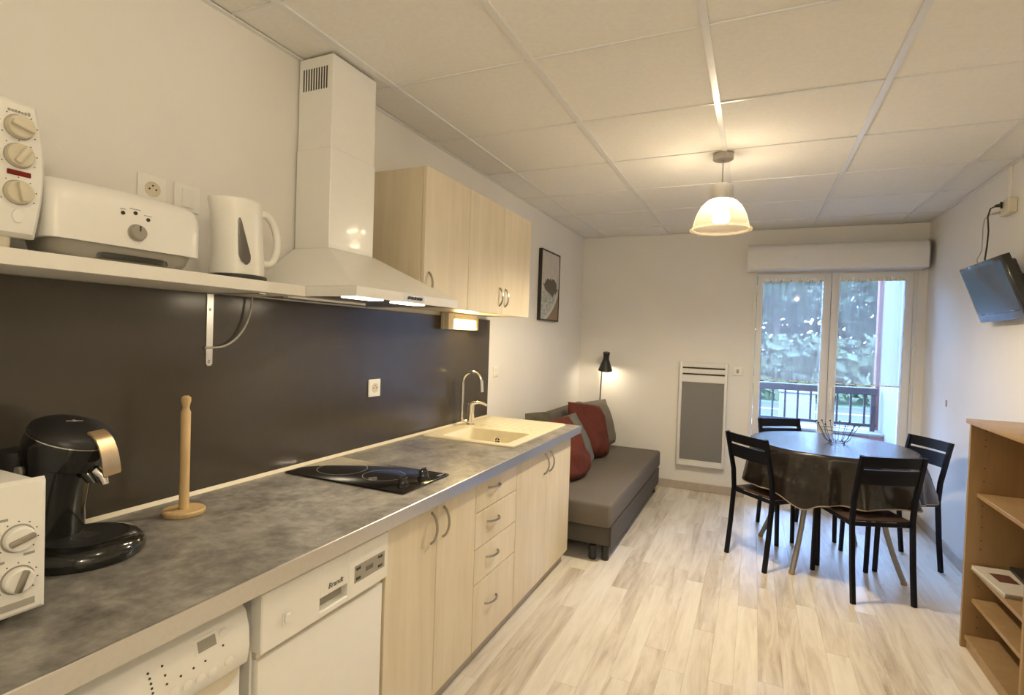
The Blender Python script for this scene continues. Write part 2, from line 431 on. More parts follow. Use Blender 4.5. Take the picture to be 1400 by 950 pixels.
s2 = sash(2.157, 2.716, 0.058, 0.058, 2.720)
MB().box(2.166, 2.196, y0-0.022, y0-0.012, 0.88, 1.02, 0.004).box(2.172, 2.190, y0-0.055, y0-0.02, 0.94, 0.965, 0.004).box(2.171, 2.191, y0-0.062, y0-0.048, 0.84, 0.965, 0.006, 2).build('handle', 'white_plastic', s2)

# net curtains on the glass
def curtain(xa, xb, z0, z1, label):
    t = thing('net_curtain', ((xa+xb)/2, YB-0.03, z0), label, 'curtain', 'net half-curtains on the balcony door')
    NX, NZ = 60, 4; vs = []; fs = []
    for i in range(NX+1):
        for j in range(NZ+1):
            u = i/NX; vs.append((xa+(xb-xa)*u, YB-0.030+0.0035*math.sin(u*37)+0.002*math.sin(u*71+1), z0+(z1-z0)*j/NZ))
    for i in range(NX):
        for j in range(NZ):
            a = i*(NZ+1)+j; fs.append((a, a+1, a+NZ+2, a+NZ+1))
    MB().add(vs, fs).build('net_panel', 'net_curtain', t)
    # gathered heading above the rod and a hem below
    vs = []; fs = []; N = 160
    for i in range(N+1):
        u = i/N; xx = xa-0.008+(xb-xa+0.016)*u
        for j, (dz, am) in enumerate(((-0.012, 0.003), (0.0, 0.002), (0.016+0.005*math.sin(u*90)+0.004*math.sin(u*41), 0.006))):
            vs.append((xx, YB-0.033+am*math.sin(u*150), z1+dz))
    for i in range(N):
        for j in range(2):
            a = i*3+j; fs.append((a, a+1, a+4, a+3))
    MB().add(vs, fs).build('gathered_heading', 'white_satin', t)
    MB().cyl((xa-0.02, YB-0.028, z1-0.004), (xb+0.02, YB-0.028, z1-0.004), 0.004, seg=8).build('rod', 'white_plastic', t)
    MB().box(xa, xb, YB-0.032, YB-0.0285, z0-0.001, z0+0.008).build('hem', 'white_satin', t)
curtain(1.640, 2.096, 1.055, 1.915, 'sheer white net curtain over the door leaf nearer the radiator')
curtain(2.214, 2.664, 1.055, 1.915, 'sheer white net curtain over the door leaf nearer the television')

# roller shutter box
prof = [(0, 0), (0, 0.222), (-0.10, 0.222), (-0.145, 0.212), (-0.175, 0.185), (-0.19, 0.14), (-0.19, 0.012), (-0.18, 0)]
t = thing('shutter_box', (2.14, YB-0.002, 1.992), 'long white roller shutter box above the balcony door', 'shutter box')
MB().prism(prof, lambda a, c: (1.515, YB-0.002+a, 1.992+c), lambda a, c: (2.768, YB-0.002+a, 1.992+c)).build('casing', 'window_pvc', t)
for xa, xb in ((1.509, 1.515), (2.768, 2.775)):
    MB().prism([(a*1.02, c*1.02-0.002) for a, c in prof], lambda a, c: (xa, YB-0.002+a, 1.992+c), lambda a, c: (xb, YB-0.002+a, 1.992+c)).build('end_cap', 'window_pvc' if xa < 2 else 'grey_plastic', t)

# ---- outside
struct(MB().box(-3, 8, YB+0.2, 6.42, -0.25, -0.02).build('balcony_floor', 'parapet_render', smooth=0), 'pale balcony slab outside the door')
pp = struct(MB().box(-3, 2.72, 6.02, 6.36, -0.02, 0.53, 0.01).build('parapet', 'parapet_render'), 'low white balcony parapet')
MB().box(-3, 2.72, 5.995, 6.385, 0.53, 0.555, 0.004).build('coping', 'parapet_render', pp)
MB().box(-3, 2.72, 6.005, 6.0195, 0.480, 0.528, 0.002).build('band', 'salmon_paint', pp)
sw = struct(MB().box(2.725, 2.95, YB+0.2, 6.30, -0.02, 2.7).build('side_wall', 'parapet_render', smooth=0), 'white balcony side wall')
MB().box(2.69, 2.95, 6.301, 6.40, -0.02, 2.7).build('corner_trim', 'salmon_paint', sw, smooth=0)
t = thing('balcony_railing', (1.9, 6.2, 0.555), 'mauve-grey metal balcony railing with upright bars outside the door', 'railing')
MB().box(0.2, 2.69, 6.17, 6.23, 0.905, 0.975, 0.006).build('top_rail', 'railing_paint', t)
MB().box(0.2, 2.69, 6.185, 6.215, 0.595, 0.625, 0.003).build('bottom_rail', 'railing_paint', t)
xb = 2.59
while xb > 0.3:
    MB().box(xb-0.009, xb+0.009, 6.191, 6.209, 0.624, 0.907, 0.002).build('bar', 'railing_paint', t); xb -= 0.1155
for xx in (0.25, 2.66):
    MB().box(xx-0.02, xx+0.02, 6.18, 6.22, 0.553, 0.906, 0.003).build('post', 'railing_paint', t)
struct(MB().box(-60, 70, 6.45, 120, -0.8, -0.32).build('ground', 'grass', smooth=0), 'grass outside the building')
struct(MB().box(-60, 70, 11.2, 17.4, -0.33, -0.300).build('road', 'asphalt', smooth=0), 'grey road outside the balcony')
tag(MB().box(-60, 70, 15.6, 15.78, -0.300, -0.297).build('road_marking', 'road_paint', smooth=0), 'white painted line running along the grey road', 'road line')
t = thing('utility_cabinet', (2.2, 9.2, -0.32), 'pale utility cabinet standing on the grass beyond the railing', 'utility box')
MB().box(1.97, 2.43, 9.0, 9.35, -0.32, 0.66, 0.01).build('body', 'utility_grey', t)
MB().box(1.95, 2.45, 8.98, 9.37, 0.66, 0.70, 0.01).build('lid', 'utility_grey', t)
for xa in (1.985, 2.205): MB().box(xa, xa+0.21, 8.992, 9.001, -0.2, 0.62, 0.003).build('door', 'utility_grey', t)
def tree(x, y, h, rad, mat, seed, label):
    rr = random.Random(seed)
    t = thing('tree', (x, y, -0.32), label, 'tree', 'trees across the road')
    MB().tube([(x, y, -0.34), (x+0.1, y, h*0.3), (x-0.05, y+0.1, h*0.62)], [0.16, 0.12, 0.06], 8).build('trunk', 'bark', t)
    b = MB(); blobs = [(x+rr.uniform(-.6, .6)*rad, y+rr.uniform(-.5, .5)*rad, rr.uniform(0.35, 0.9)*h, rr.uniform(.4, .7)*rad) for _ in range(16)]
    vs = []; fs = []
    for bx, by, bz, br in blobs:
        for _ in range(190):
            d = Vector((rr.gauss(0, 1), rr.gauss(0, 1), rr.gauss(0, 1))).normalized()*br*rr.uniform(.75, 1.05)
            c = Vector((bx, by, bz))+d; s = rr.uniform(.10, .24)
            a = Vector((rr.gauss(0, 1), rr.gauss(0, 1), rr.gauss(0, 1))).normalized(); e = a.orthogonal().normalized()
            k = len(vs); vs += [c-a*s, c+e*s*.55, c+a*s, c-e*s*.55]; fs.append((k, k+1, k+2, k+3))
    b.add(vs, fs).build('crown', mat, t, smooth=0)
for i, a in enumerate([(-2.2, 22.0, 7.0, 1.9, 'leaf'), (2.3, 24.6, 8.4, 2.0, 'leaf_pale'), (6.1, 22.2, 6.8, 1.9, 'leaf'), (10.2, 25.0, 8.6, 2.0, 'leaf_pale')]):
    tree(*a, 40+i, 'pale green leafy tree beyond the road' if 'pale' in a[4] else 'dark green leafy tree beyond the road')
rr = random.Random(9); b = MB(); vs = []; fs = []
for _ in range(5200):
    c = Vector((rr.uniform(-10, 22), 18.6+rr.uniform(-.5, 1.2), rr.uniform(-.3, 1.3)+rr.uniform(0, .5))); s = rr.uniform(.12, .28)
    a = Vector((rr.gauss(0, 1), rr.gauss(0, 1), rr.gauss(0, 1))).normalized(); e = a.orthogonal().normalized()
    k = len(vs); vs += [c-a*s, c+e*s*.55, c+a*s, c-e*s*.55]; fs.append((k, k+1, k+2, k+3))
for _ in range(9000):
    c = Vector((rr.uniform(-14, 30), 28+rr.uniform(0, 2.0), rr.uniform(-.3, 4.6)+rr.uniform(0, .8))); s = rr.uniform(.22, .5)
    a = Vector((rr.gauss(0, 1), rr.gauss(0, 1), rr.gauss(0, 1))).normalized(); e = a.orthogonal().normalized()
    k = len(vs); vs += [c-a*s, c+e*s*.55, c+a*s, c-e*s*.55]; fs.append((k, k+1, k+2, k+3))
o = tag(b.add(vs, fs).build('hedge', 'leaf_pale', smooth=0), 'long wild hedge and thicket around the trees across the road', 'hedge'); o['kind'] = 'stuff'

# ================================================================== KITCHEN: base units
def bow_handle(parent, p0, p1, out=0.026, r=0.0048, mat='brushed_steel'):
    p0, p1 = Vector(p0), Vector(p1); n = Vector((1, 0, 0)); pts = []
    for i in range(13):
        u = i/12; pts.append(p0.lerp(p1, u)+n*(out*math.sin(PI*u)**0.6 if 0 < u < 1 else 0))
    return MB().tube(pts, r, 8).build('handle', mat, parent, label='curved brushed metal handle')
XC = 0.600
def base_cabinet(ya, yb, ndoors, label, hinge='pair'):
    t = thing('base_cabinet', (0.3, (ya+yb)/2, 0.07), label, 'cabinet', 'maple base cabinets')
    c = MB(); k = 0.016
    c.box(0.012, 0.58, ya+0.0005, ya+k, 0.07, 0.784); c.box(0.012, 0.58, yb-k, yb-0.0005, 0.07, 0.784)
    c.box(0.012, 0.58, ya+k, yb-k, 0.07, 0.07+k); c.box(0.012, 0.026, ya+k, yb-k, 0.07+k, 0.784); c.box(0.50, 0.58, ya+k, yb-k, 0.784-k, 0.784) if False else None
    c.build('carcass', 'maple', t, smooth=0)
    wd = (yb-ya)/ndoors
    for i in range(ndoors):
        a, b = ya+wd*i+0.0015, ya+wd*(i+1)-0.0015
        d = MB().box(0.581, XC, a, b, 0.072, 0.779, 0.0015).build('door', 'maple', t)
        yh = b-0.038 if (i == 0 and ndoors > 1) else a+0.038
        bow_handle(d, (XC, yh, 0.742), (XC, yh, 0.632))
    return t
base_cabinet(-0.262, 0.232, 1, 'maple single-door base cabinet beside the washing machine')
base_cabinet(1.322, 1.898, 2, 'two-door maple base cabinet between the dishwasher and the drawers, below the hob')
base_cabinet(2.304, 3.110, 2, 'two-door maple base cabinet below the sink, at the sofa end')
t = thing('drawer_unit', (0.3, 2.1, 0.07), 'maple drawer unit with four drawer fronts between two cabinets', 'drawers')
ya, yb = 1.899, 2.303; k = 0.016; c = MB()
c.box(0.012, 0.58, ya, ya+k, 0.07, 0.784); c.box(0.012, 0.58, yb-k, yb, 0.07, 0.784); c.box(0.012, 0.58, ya+k, yb-k, 0.07, 0.086); c.box(0.012, 0.026, ya+k, yb-k, 0.086, 0.784)
c.build('carcass', 'maple', t, smooth=0)
for za, zb in ((0.641, 0.779), (0.492, 0.637), (0.348, 0.488), (0.072, 0.344)):
    d = MB().box(0.581, XC, ya+0.0015, yb-0.0015, za, zb, 0.0015).build('drawer_front', 'maple_horizontal', t)
    MB().box(0.06, 0.579, ya+0.022, yb-0.022, za+0.012, zb-0.03).build('drawer_box', 'white_satin', d, smooth=0)
    zh = zb-0.062 if za > 0.1 else zb-0.115
    bow_handle(d, (XC, 2.058-0.055, zh+0.005), (XC, 2.058+0.055, zh-0.002), 0.022)
pl = MB().box(0.548, 0.565, 0.85, 3.108, 0.001, 0.069).build('plinth', 'plinth_finish', smooth=0)
tag(pl, 'taupe plinth board below the base cabinets', 'plinth')
tag(MB().box(0.012, 0.547, 3.096, 3.108, 0.001, 0.069).build('end_plinth', 'plinth_finish', smooth=0), 'short return plinth below the cabinet end by the sofa', 'plinth')

# worktop with a cut for the sink basin
WY0, WY1 = -0.27, 3.155
SX0, SX1, SY0, SY1 = 0.13, 0.52, 2.36, 2.68
t = thing('worktop', (0.33, 1.44, 0.786), 'long mottled grey worktop with an aluminium front edge', 'worktop')
b = MB(); z0 = 0.7865
b.box(0.004, 0.645, WY0, SY0, z0, ZT).box(0.004, 0.645, SY1, WY1-0.003, z0, ZT).box(0.004, SX0, SY0, SY1, z0, ZT).box(SX1, 0.645, SY0, SY1, z0, ZT)
b.build('slab', 'worktop_concrete', t, smooth=0)
MB().box(0.6455, 0.650, WY0, WY1, z0-0.001, ZT+0.0006, 0.0008).build('front_edging', 'aluminium', t)
MB().box(0.004, 0.6455, WY1-0.0029, WY1, z0-0.001, ZT+0.0006, 0.0006).build('end_edging', 'aluminium', t)
MB().prism([(0.0075, ZT), (0.017, ZT), (0.0075, ZT+0.011)], lambda a, c: (a, WY0, c), lambda a, c: (a, WY1-0.004, c)).build('seal_strip', 'cream_plastic', t)
# splashback
tag(MB().box(0.001, 0.007, WY0, 3.148, ZT+0.0005, 1.4605).build('splashback', 'splashback_laminate', smooth=0), 'dark grey-brown glossy splashback panel behind the worktop', 'splashback')

# sink
t = thing('sink', (0.3, 2.72, ZT), 'cream single-bowl sink with a draining board set in the worktop', 'sink')
def rrect(x0, x1, y0, y1, r, z, n=5):
    o = []
    for cx, cy, a0 in ((x1-r, y1-r, 0), (x0+r, y1-r, 90), (x0+r, y0+r, 180), (x1-r, y0+r, 270)):
        for i in range(n+1):
            a = R(a0+90*i/n); o.append((cx+r*math.cos(a), cy+r*math.sin(a), z))
    return o
kx0, kx1, ky0, ky1 = 0.045, 0.565, 2.325, 3.118
def blend(Ra, Rb, u): return [tuple(Vector(a).lerp(Vector(b_), u)) for a, b_ in zip(Ra, Rb)]
rim = [rrect(kx0, kx1, ky0, ky1, 0.02, ZT+0.0005), rrect(kx0, kx1, ky0, ky1, 0.02, ZT+0.006), rrect(kx0+0.006, kx1-0.006, ky0+0.006, ky1-0.006, 0.018, ZT+0.010)]
hole = [rrect(SX0+0.010, SX1-0.006, SY0+0.006, SY1-0.006, 0.03, ZT+0.009), rrect(SX0+0.014, SX1-0.010, SY0+0.010, SY1-0.010, 0.03, ZT+0.003),
        rrect(SX0+0.03, SX1-0.024, SY0+0.024, SY1-0.016, 0.03, ZT-0.13), rrect(SX0+0.05, SX1-0.05, SY0+0.05, SY1-0.04, 0.03, ZT-0.145)]
b = MB(); b.loft(rim, False, False)
# deck: from the outer rim to the hole
b.loft([rim[-1], hole[0]], False, False); b.loft(hole, False, True)
b.build('bowl', 'sink_resin', t, smooth=40)
# recessed draining board grooves
for i in range(7):
    xx = 0.16+i*0.052
    MB().box(xx, xx+0.020, 2.76, 3.08, ZT+0.0095, ZT+0.0115, 0.001).build('drainer_rib', 'sink_resin', t)
b = MB().lathe([(0.021, 0), (0.021, 0.003), (0.015, 0.004), (0.015, 0.001)], (0.32, SY1-0.013, 0.783), (0, -1, 0), 20)
ov = b.build('overflow', 'chrome', t)
MB().lathe([(0.0148, 0), (0.0148, 0.0012)], (0.32, SY1-0.0135, 0.783), (0, -1, 0), 20).build('overflow_hole', 'dark_plastic', ov)
MB().box(0.305, 0.335, SY1-0.019, SY1-0.0165, 0.781, 0.785).box(0.318, 0.322, SY1-0.019, SY1-0.0165, 0.768, 0.798).build('overflow_cross', 'chrome', ov)
# faucet
t = thing('faucet', (0.098, 2.735, ZT+0.010), 'chrome mixer tap with a high arched spout beside the sink bowl', 'faucet')
fb = (0.104, 2.745); FZ = ZT+0.0095
MB().lathe([(0.026, 0), (0.026, 0.004), (0.021, 0.010), (0.020, 0.07), (0.021, 0.105), (0.022, 0.118), (0.016, 0.128)], (fb[0], fb[1], FZ), seg=24).build('body', 'chrome', t)
b = MB(); lv = []
for i in range(10):
    u = i/9; lv.append((fb[0]+0.004+0.085*u, fb[1]+0.03*u, FZ+0.122+0.012*math.sin(u*PI)-0.006*u))
MB().tube(lv, [0.011-0.004*min(1, i/5) for i in range(10)], 10).build('lever', 'chrome', t)
px, py = 0.058, 2.722
pts = [(fb[0], fb[1], FZ+0.022), (px+0.02, py+0.01, FZ+0.020), (px+0.005, py, FZ+0.024), (px, py, FZ+0.045)]
pts += [(px, py, z) for z in (0.90, 0.95, 1.0, 1.05, 1.08)]
rr_ = 0.060
for i in range(1, 13):
    a = PI-(PI*0.94)*i/12; pts.append((px+rr_+rr_*math.cos(a), py, 1.083+rr_*math.sin(a)*1.05))
end = Vector(pts[-1])
MB().tube(pts, 0.0095, 12).build('spout', 'chrome', t)
MB().cyl(end+Vector((0, 0, 0.006)), end+Vector((0.004, 0, -0.06)), 0.0115, 0.0135, 16).build('aerator', 'chrome', t)
# hob
t = thing('hob', (0.305, 1.59, ZT), 'black glass two-ring hob with two knobs set in the worktop', 'hob')
MB().box(0.042, 0.567, 1.447, 1.737, ZT+0.0006, ZT+0.007, 0.003, 2).build('glass', 'black_glass', t)
for cx, cy, r in ((0.185, 1.592, 0.093), (0.378, 1.592, 0.077)):
    MB().lathe([(r-0.0016, 0), (r, 0)], (cx, cy, ZT+0.0073), seg=48, cap0=False, cap1=False).build('ring', 'ring_print', t)
for cx, cy in ((0.507, 1.527), (0.512, 1.646)):
    k_ = MB().lathe([(0.020, 0), (0.020, 0.006), (0.017, 0.010), (0.016, 0.024), (0.013, 0.027)], (cx, cy, ZT+0.007), seg=24).build('knob', 'black_gloss', t)
    MB().box(cx-0.0035, cx+0.0035, cy-0.017, cy+0.017, ZT+0.031, ZT+0.040, 0.002).build('grip', 'black_gloss', k_)
    MB().lathe([(0.0205, 0), (0.0212, 0.002)], (cx, cy, ZT+0.0071), seg=24).build('collar', 'chrome', k_)
MB().box(0.545, 0.550, 1.685, 1.712, ZT+0.0068, ZT+0.0074).build('badge', 'ring_print', t)

# dishwasher
t = thing('dishwasher', (0.3, 1.08, 0.001), 'white slim dishwasher under the worktop, beside the maple cabinets', 'dishwasher')
MB().box(0.03, 0.575, 0.866, 1.316, 0.09, 0.782, 0.003).build('body', 'white_enamel', t)
MB().box(0.05, 0.54, 0.872, 1.312, 0.001, 0.09).build('kick_panel', 'grey_plastic', t)
d = MB().box(0.5755, 0.597, 0.868, 1.314, 0.10, 0.602, 0.004, 2).build('door', 'white_enamel', t)
RX = 0.612
b = MB(); q = (1.041, 1.143, 0.640, 0.673)
b.box(0.5755, RX, 0.862, q[0], 0.622, 0.762, 0.003).box(0.5755, RX, q[1], 1.318, 0.622, 0.762, 0.003).box(0.5755, RX, q[0]-0.003, q[1]+0.003, 0.622, q[2], 0.003).box(0.5755, RX, q[0]-0.003, q[1]+0.003, q[3], 0.762, 0.003).box(0.5755, 0.585, q[0]-0.003, q[1]+0.003, q[2]-0.003, q[3]+0.003)
cp = b.build('control_panel', 'white_plastic', t)
MB().box(0.5851, 0.588, q[0], q[1], q[2], q[3]).build('handle_recess', 'grey_plastic', cp)
MB().box(0.576, 0.590, 0.868, 1.314, 0.604, 0.621).build('grip_gap', 'cream_plastic', t)
dp = MB().box(RX, RX+0.0012, 1.168, 1.298, 0.661, 0.708).build('display', 'grey_plastic', cp)
MB().box(RX+0.0012, RX+0.0018, 1.215, 1.245, 0.679, 0.691).build('screen', 'dark_glass_window', dp)
for yy, zz in ((1.182, 0.699), (1.182, 0.672), (1.277, 0.699), (1.277, 0.672)):
    MB().box(RX+0.0012, RX+0.003, yy-0.009, yy+0.009, zz-0.004, zz+0.004, 0.0005).build('button', 'dark_plastic', dp)
text_mesh('lettering', 'Brandt', 0.0200, 'dark_plastic', cp, facing_x((RX+0.0004, 1.094, 0.694)), 0.25)
sb = MB().box(RX, RX+0.002, 0.919, 0.943, 0.656, 0.694, 0.001).build('switch_plate', 'white_enamel', cp)
MB().box(RX+0.002, RX+0.010, 0.923, 0.939, 0.668, 0.690, 0.003).build('rocker', 'white_enamel', sb)

# washing machine
t = thing('washing_machine', (0.3, 0.54, 0.001), 'white front-loading washing machine with a small display, under the worktop', 'washing machine')
MB().box(0.03, 0.572, 0.242, 0.834, 0.02, 0.778, 0.004).build('body', 'white_enamel', t)
for xx in (0.08, 0.52):
    for yy in (0.29, 0.79): MB().cyl((xx, yy, 0.001), (xx, yy, 0.022), 0.02).build('foot', 'dark_plastic', t)
prof = [(0.5725, 0.618), (0.590, 0.614), (0.600, 0.622), (0.606, 0.66), (0.603, 0.70), (0.592, 0.735), (0.5725, 0.752)]
cp = MB().prism(prof, lambda a, c: (a, 0.242, c), lambda a, c: (a, 0.836, c)).build('control_panel', 'white_plastic', t, smooth=50)
MB().prism([(0.5725, 0.752), (0.585, 0.748), (0.580, 0.778), (0.5725, 0.778)], lambda a, c: (a, 0.243, c), lambda a, c: (a, 0.834, c)).build('top_edge', 'white_enamel', t)
def wx(z):
    for (xa, za), (xb, zb) in zip(prof[1:], prof[2:]):
        if za <= z <= zb: return xa+(xb-xa)*(z-za)/(zb-za)
    return 0.6
b = MB(); rim_ = [(0.711, 0.698), (0.763, 0.698), (0.763, 0.728), (0.711, 0.728)]
b.loft([[(wx(z)-0.004, y, z) for y, z in rim_], [(wx(z)+0.0015, y, z) for y, z in rim_]]); dp = b.build('display_surround', 'white_enamel', cp)
r2_ = [(0.718, 0.702), (0.757, 0.702), (0.757, 0.722), (0.718, 0.722)]
MB().loft([[(wx(z)-0.004, y, z) for y, z in r2_], [(wx(z)+0.0022, y, z) for y, z in r2_]]).build('screen', 'grey_plastic', dp)
for yy, zz in [(0.622, 0.714), (0.6235, 0.7045), (0.625, 0.695), (0.6265, 0.6855), (0.628, 0.676), (0.648, 0.714), (0.651, 0.696), (0.654, 0.678), (0.681, 0.678), (0.707, 0.679), (0.732, 0.680), (0.772, 0.691)]:
    MB().cyl((wx(zz)-0.003, yy, zz), (wx(zz)+0.0012, yy, zz), 0.0022, seg=10).build('indicator', 'dark_plastic', cp)
for yy, zz in [(0.668, 0.655), (0.695, 0.652), (0.722, 0.650), (0.748, 0.648), (0.785, 0.652), (0.776, 0.714)]:
    MB().lathe([(0.010, 0), (0.010, 0.003), (0.006, 0.005)], (wx(zz)-0.001, yy, zz), (1, 0, 0), 18).build('button', 'white_enamel', cp)
MB().lathe([(0.034, 0), (0.032, 0.014), (0.026, 0.018)], (wx(0.69)-0.002, 0.53, 0.69), (1, 0, 0), 28).build('dial', 'white_enamel', cp)
MB().box(0.5725, 0.584, 0.244, 0.833, 0.10, 0.613, 0.006, 2).build('front_panel', 'white_enamel', t)
MB().prism([(0.70, 0.612), (0.826, 0.612), (0.822, 0.597), (0.80, 0.583), (0.76, 0.577), (0.71, 0.577)], lambda a, c: (0.5838, a, c), lambda a, c: (0.5868, a, c)).build('grip_shadow_plate', 'cream_plastic', t)  # darker plate on the front, painted shade of the grip hollow
d = MB().lathe([(0.165, 0), (0.165, 0.015), (0.145, 0.03), (0.120, 0.03), (0.115, 0.016)], (0.584, 0.538, 0.345), (1, 0, 0), 40).build('door_ring', 'white_plastic', t)
MB().lathe([(0.118, 0.0), (0.10, 0.018), (0.05, 0.028), (0.001, 0.030)], (0.590, 0.538, 0.345), (1, 0, 0), 40).build('porthole', 'dark_glass_window', d)

# paper towel holder
t = thing('towel_holder', (0.146, 0.996, ZT), 'bare wooden kitchen roll holder standing on the worktop', 'roll holder')
MB().lathe([(0.052, 0), (0.054, 0.003), (0.054, 0.011), (0.051, 0.014)], (0.146, 0.996, ZT+0.0005), seg=36).build('base', 'beech', t)
MB().lathe([(0.0125, 0), (0.0125, 0.272), (0.0095, 0.279), (0.0085, 0.286), (0.0105, 0.296), (0.0125, 0.304), (0.012, 0.313), (0.007, 0.318)], (0.146, 0.996, ZT+0.014), seg=20).build('rod', 'beech', t)

# coffee machine (faces along the worktop, slightly to the room)
CD = Vector((0.93, 0.37, 0)).normalized(); CS = Vector((0.37, -0.93, 0)).normalized()
CO = Vector((0.220, 0.712, ZT))
t = thing('coffee_machine', tuple(CO), 'black pod coffee machine with a round drip tray, between microwave and roll holder', 'coffee machine')
def cp3(f, s, z): return CO+CD*f+CS*s+Vector((0, 0, z))
MB().lathe([(0.112, 0.0005), (0.116, 0.006), (0.117, 0.018), (0.112, 0.030), (0.100, 0.040), (0.084, 0.045), (0.080, 0.043)], tuple(CO), seg=48).build('base', 'black_gloss', t)
tr = MB().lathe([(0.079, 0), (0.079, 0.0045)], tuple(CO+Vector((0, 0, 0.0405))), seg=40).build('drip_tray', 'black_satin', t)
for i in range(-2, 3):
    MB().box(-0.003, 0.003, -0.02, 0.02, 0, 0.0008, M=Matrix.Translation(CO+CD*i*0.010+Vector((0, 0, 0.0451))) @ Matrix.Rotation(math.atan2(CS.y, CS.x)-PI/2, 4, 'Z')).build('slot', 'dark_plastic', tr)
rings = []
for z, f, rf, rs in ((0.01, -0.085, 0.062, 0.074), (0.05, -0.082, 0.058, 0.068), (0.10, -0.077, 0.057, 0.064), (0.15, -0.070, 0.060, 0.065), (0.19, -0.062, 0.065, 0.069), (0.225, -0.055, 0.070, 0.073)):
    rings.append([cp3(f+rf*math.cos(2*PI*j/32), rs*math.sin(2*PI*j/32), z) for j in range(32)])
MB().loft(rings).build('column', 'black_gloss', t, smooth=60)
# water tank behind
rings = [[cp3(-0.150+rf*math.cos(2*PI*j/24), 0.055*math.sin(2*PI*j/24), z) for j in range(24)] for z, rf in ((0.0005, 0.045), (0.20, 0.045), (0.235, 0.04))]
MB().loft(rings).build('water_tank', 'black_satin', t, smooth=60)
# head: tilted drum with domed lid
ax = (Vector((0, 0, 1))*math.cos(R(20))+CD*math.sin(R(20))).normalized()
hc = cp3(-0.050, 0, 0.222)
hd = MB().lathe([(0.066, -0.012), (0.080, -0.004), (0.084, 0.02), (0.083, 0.052)], tuple(hc), tuple(ax), 40).build('head', 'black_gloss', t, smooth=50)
MB().lathe([(0.0845, 0.0), (0.0845, 0.0025)], tuple(hc+ax*0.0525), tuple(ax), 40).build('lid_seam', 'chrome', hd)
ld = MB().lathe([(0.0825, 0.0), (0.079, 0.010), (0.064, 0.020), (0.037, 0.027), (0.001, 0.029)], tuple(hc+ax*0.0555), tuple(ax), 40).build('lid', 'black_satin', hd, smooth=60)
fwd = (CD - ax*CD.dot(ax)).normalized(); top = hc+ax*0.0835
Mh = Matrix.Translation(top+fwd*0.024-ax*0.0025) @ Matrix((CS, fwd, ax)).transposed().to_4x4()
MB().box(-0.012, 0.012, -0.002, 0.002, 0, 0.0015, M=Mh).build('logo_bar', 'ring_print', hd)
Mh = Matrix.Translation(top-fwd*0.008) @ Matrix((-CS, -fwd, ax)).transposed().to_4x4()
MB().tube([Mh @ Vector(p) for p in ((-0.017, 0.005, 0.0008), (-0.008, 0.002, 0.0012), (-0.003, -0.003, 0.0012), (0.003, -0.002, 0.0012), (0.003, 0.003, 0.0012), (-0.002, 0.004, 0.0012), (-0.004, 0.0, 0.0012), (0.006, -0.004, 0.0012), (0.016, -0.006, 0.0005))], 0.0012, 6).build('logo_mark', 'ring_print', hd)
# lever tab at the front
rings = []
for i in range(9):
    u = i/8; c = hc+ax*(0.078-0.075*u*u)+fwd*(0.046+0.072*u); wv = 0.022+0.003*u
    rings.append([c-CS*wv, c+CS*wv, c+CS*wv+ax*0.005, c-CS*wv+ax*0.005])
MB().loft(rings).build('lever', 'tan_metal', t, smooth=60)
# spout
sp0 = cp3(0.005, 0, 0.205)
MB().loft([[sp0+CD*(0.022*math.cos(a))*k1+CS*(0.024*math.sin(a))*k1+CD*f+Vector((0, 0, z)) for a in [2*PI*j/16 for j in range(16)]] for z, f, k1 in ((0.012, -0.02, 1.0), (-0.012, 0.0, 0.95), (-0.036, 0.018, 0.75))]).build('spout', 'black_gloss', t)
MB().tube([sp0+CD*0.02+Vector((0, 0, -0.012)), sp0+CD*0.036+Vector((0, 0, -0.024)), sp0+CD*0.042+Vector((0, 0, -0.042))], [0.012, 0.010, 0.007], 12).build('nozzle', 'chrome', t)
MB().cyl(cp3(-0.095, 0.058, 0.200), cp3(-0.098, 0.066, 0.200), 0.011, seg=20).build('side_button', 'grey_plastic', t)

# microwave
t = thing('microwave', (0.28, 0.30, ZT), 'white microwave oven with two round dials at the near end of the worktop', 'microwave')
MX = 0.448
b = MB(); b.box(0.10, MX-0.022, 0.075, 0.528, ZT+0.020, ZT+0.246, 0.006, 2)
b.build('body', 'white_enamel', t)
rings = []
for xx, ins in ((MX-0.0215, 0.004), (MX-0.012, 0.0), (MX-0.003, 0.002), (MX, 0.007)):
    rings.append([(xx, 0.40, ZT+0.016+ins), (xx, 0.534-ins, ZT+0.016+ins), (xx, 0.534-ins, ZT+0.250-ins*3.0), (xx, 0.40, ZT+0.250-ins*3.0)])
cp = MB().loft(rings).build('control_panel', 'white_plastic', t, smooth=20)
MB().box(MX-0.0215, MX-0.004, 0.070, 0.399, ZT+0.018, ZT+0.248, 0.004).build('door', 'white_plastic', t)
MB().box(MX-0.004, MX-0.002, 0.11, 0.36, ZT+0.06, ZT+0.21).build('door_window', 'dark_glass_window', t)
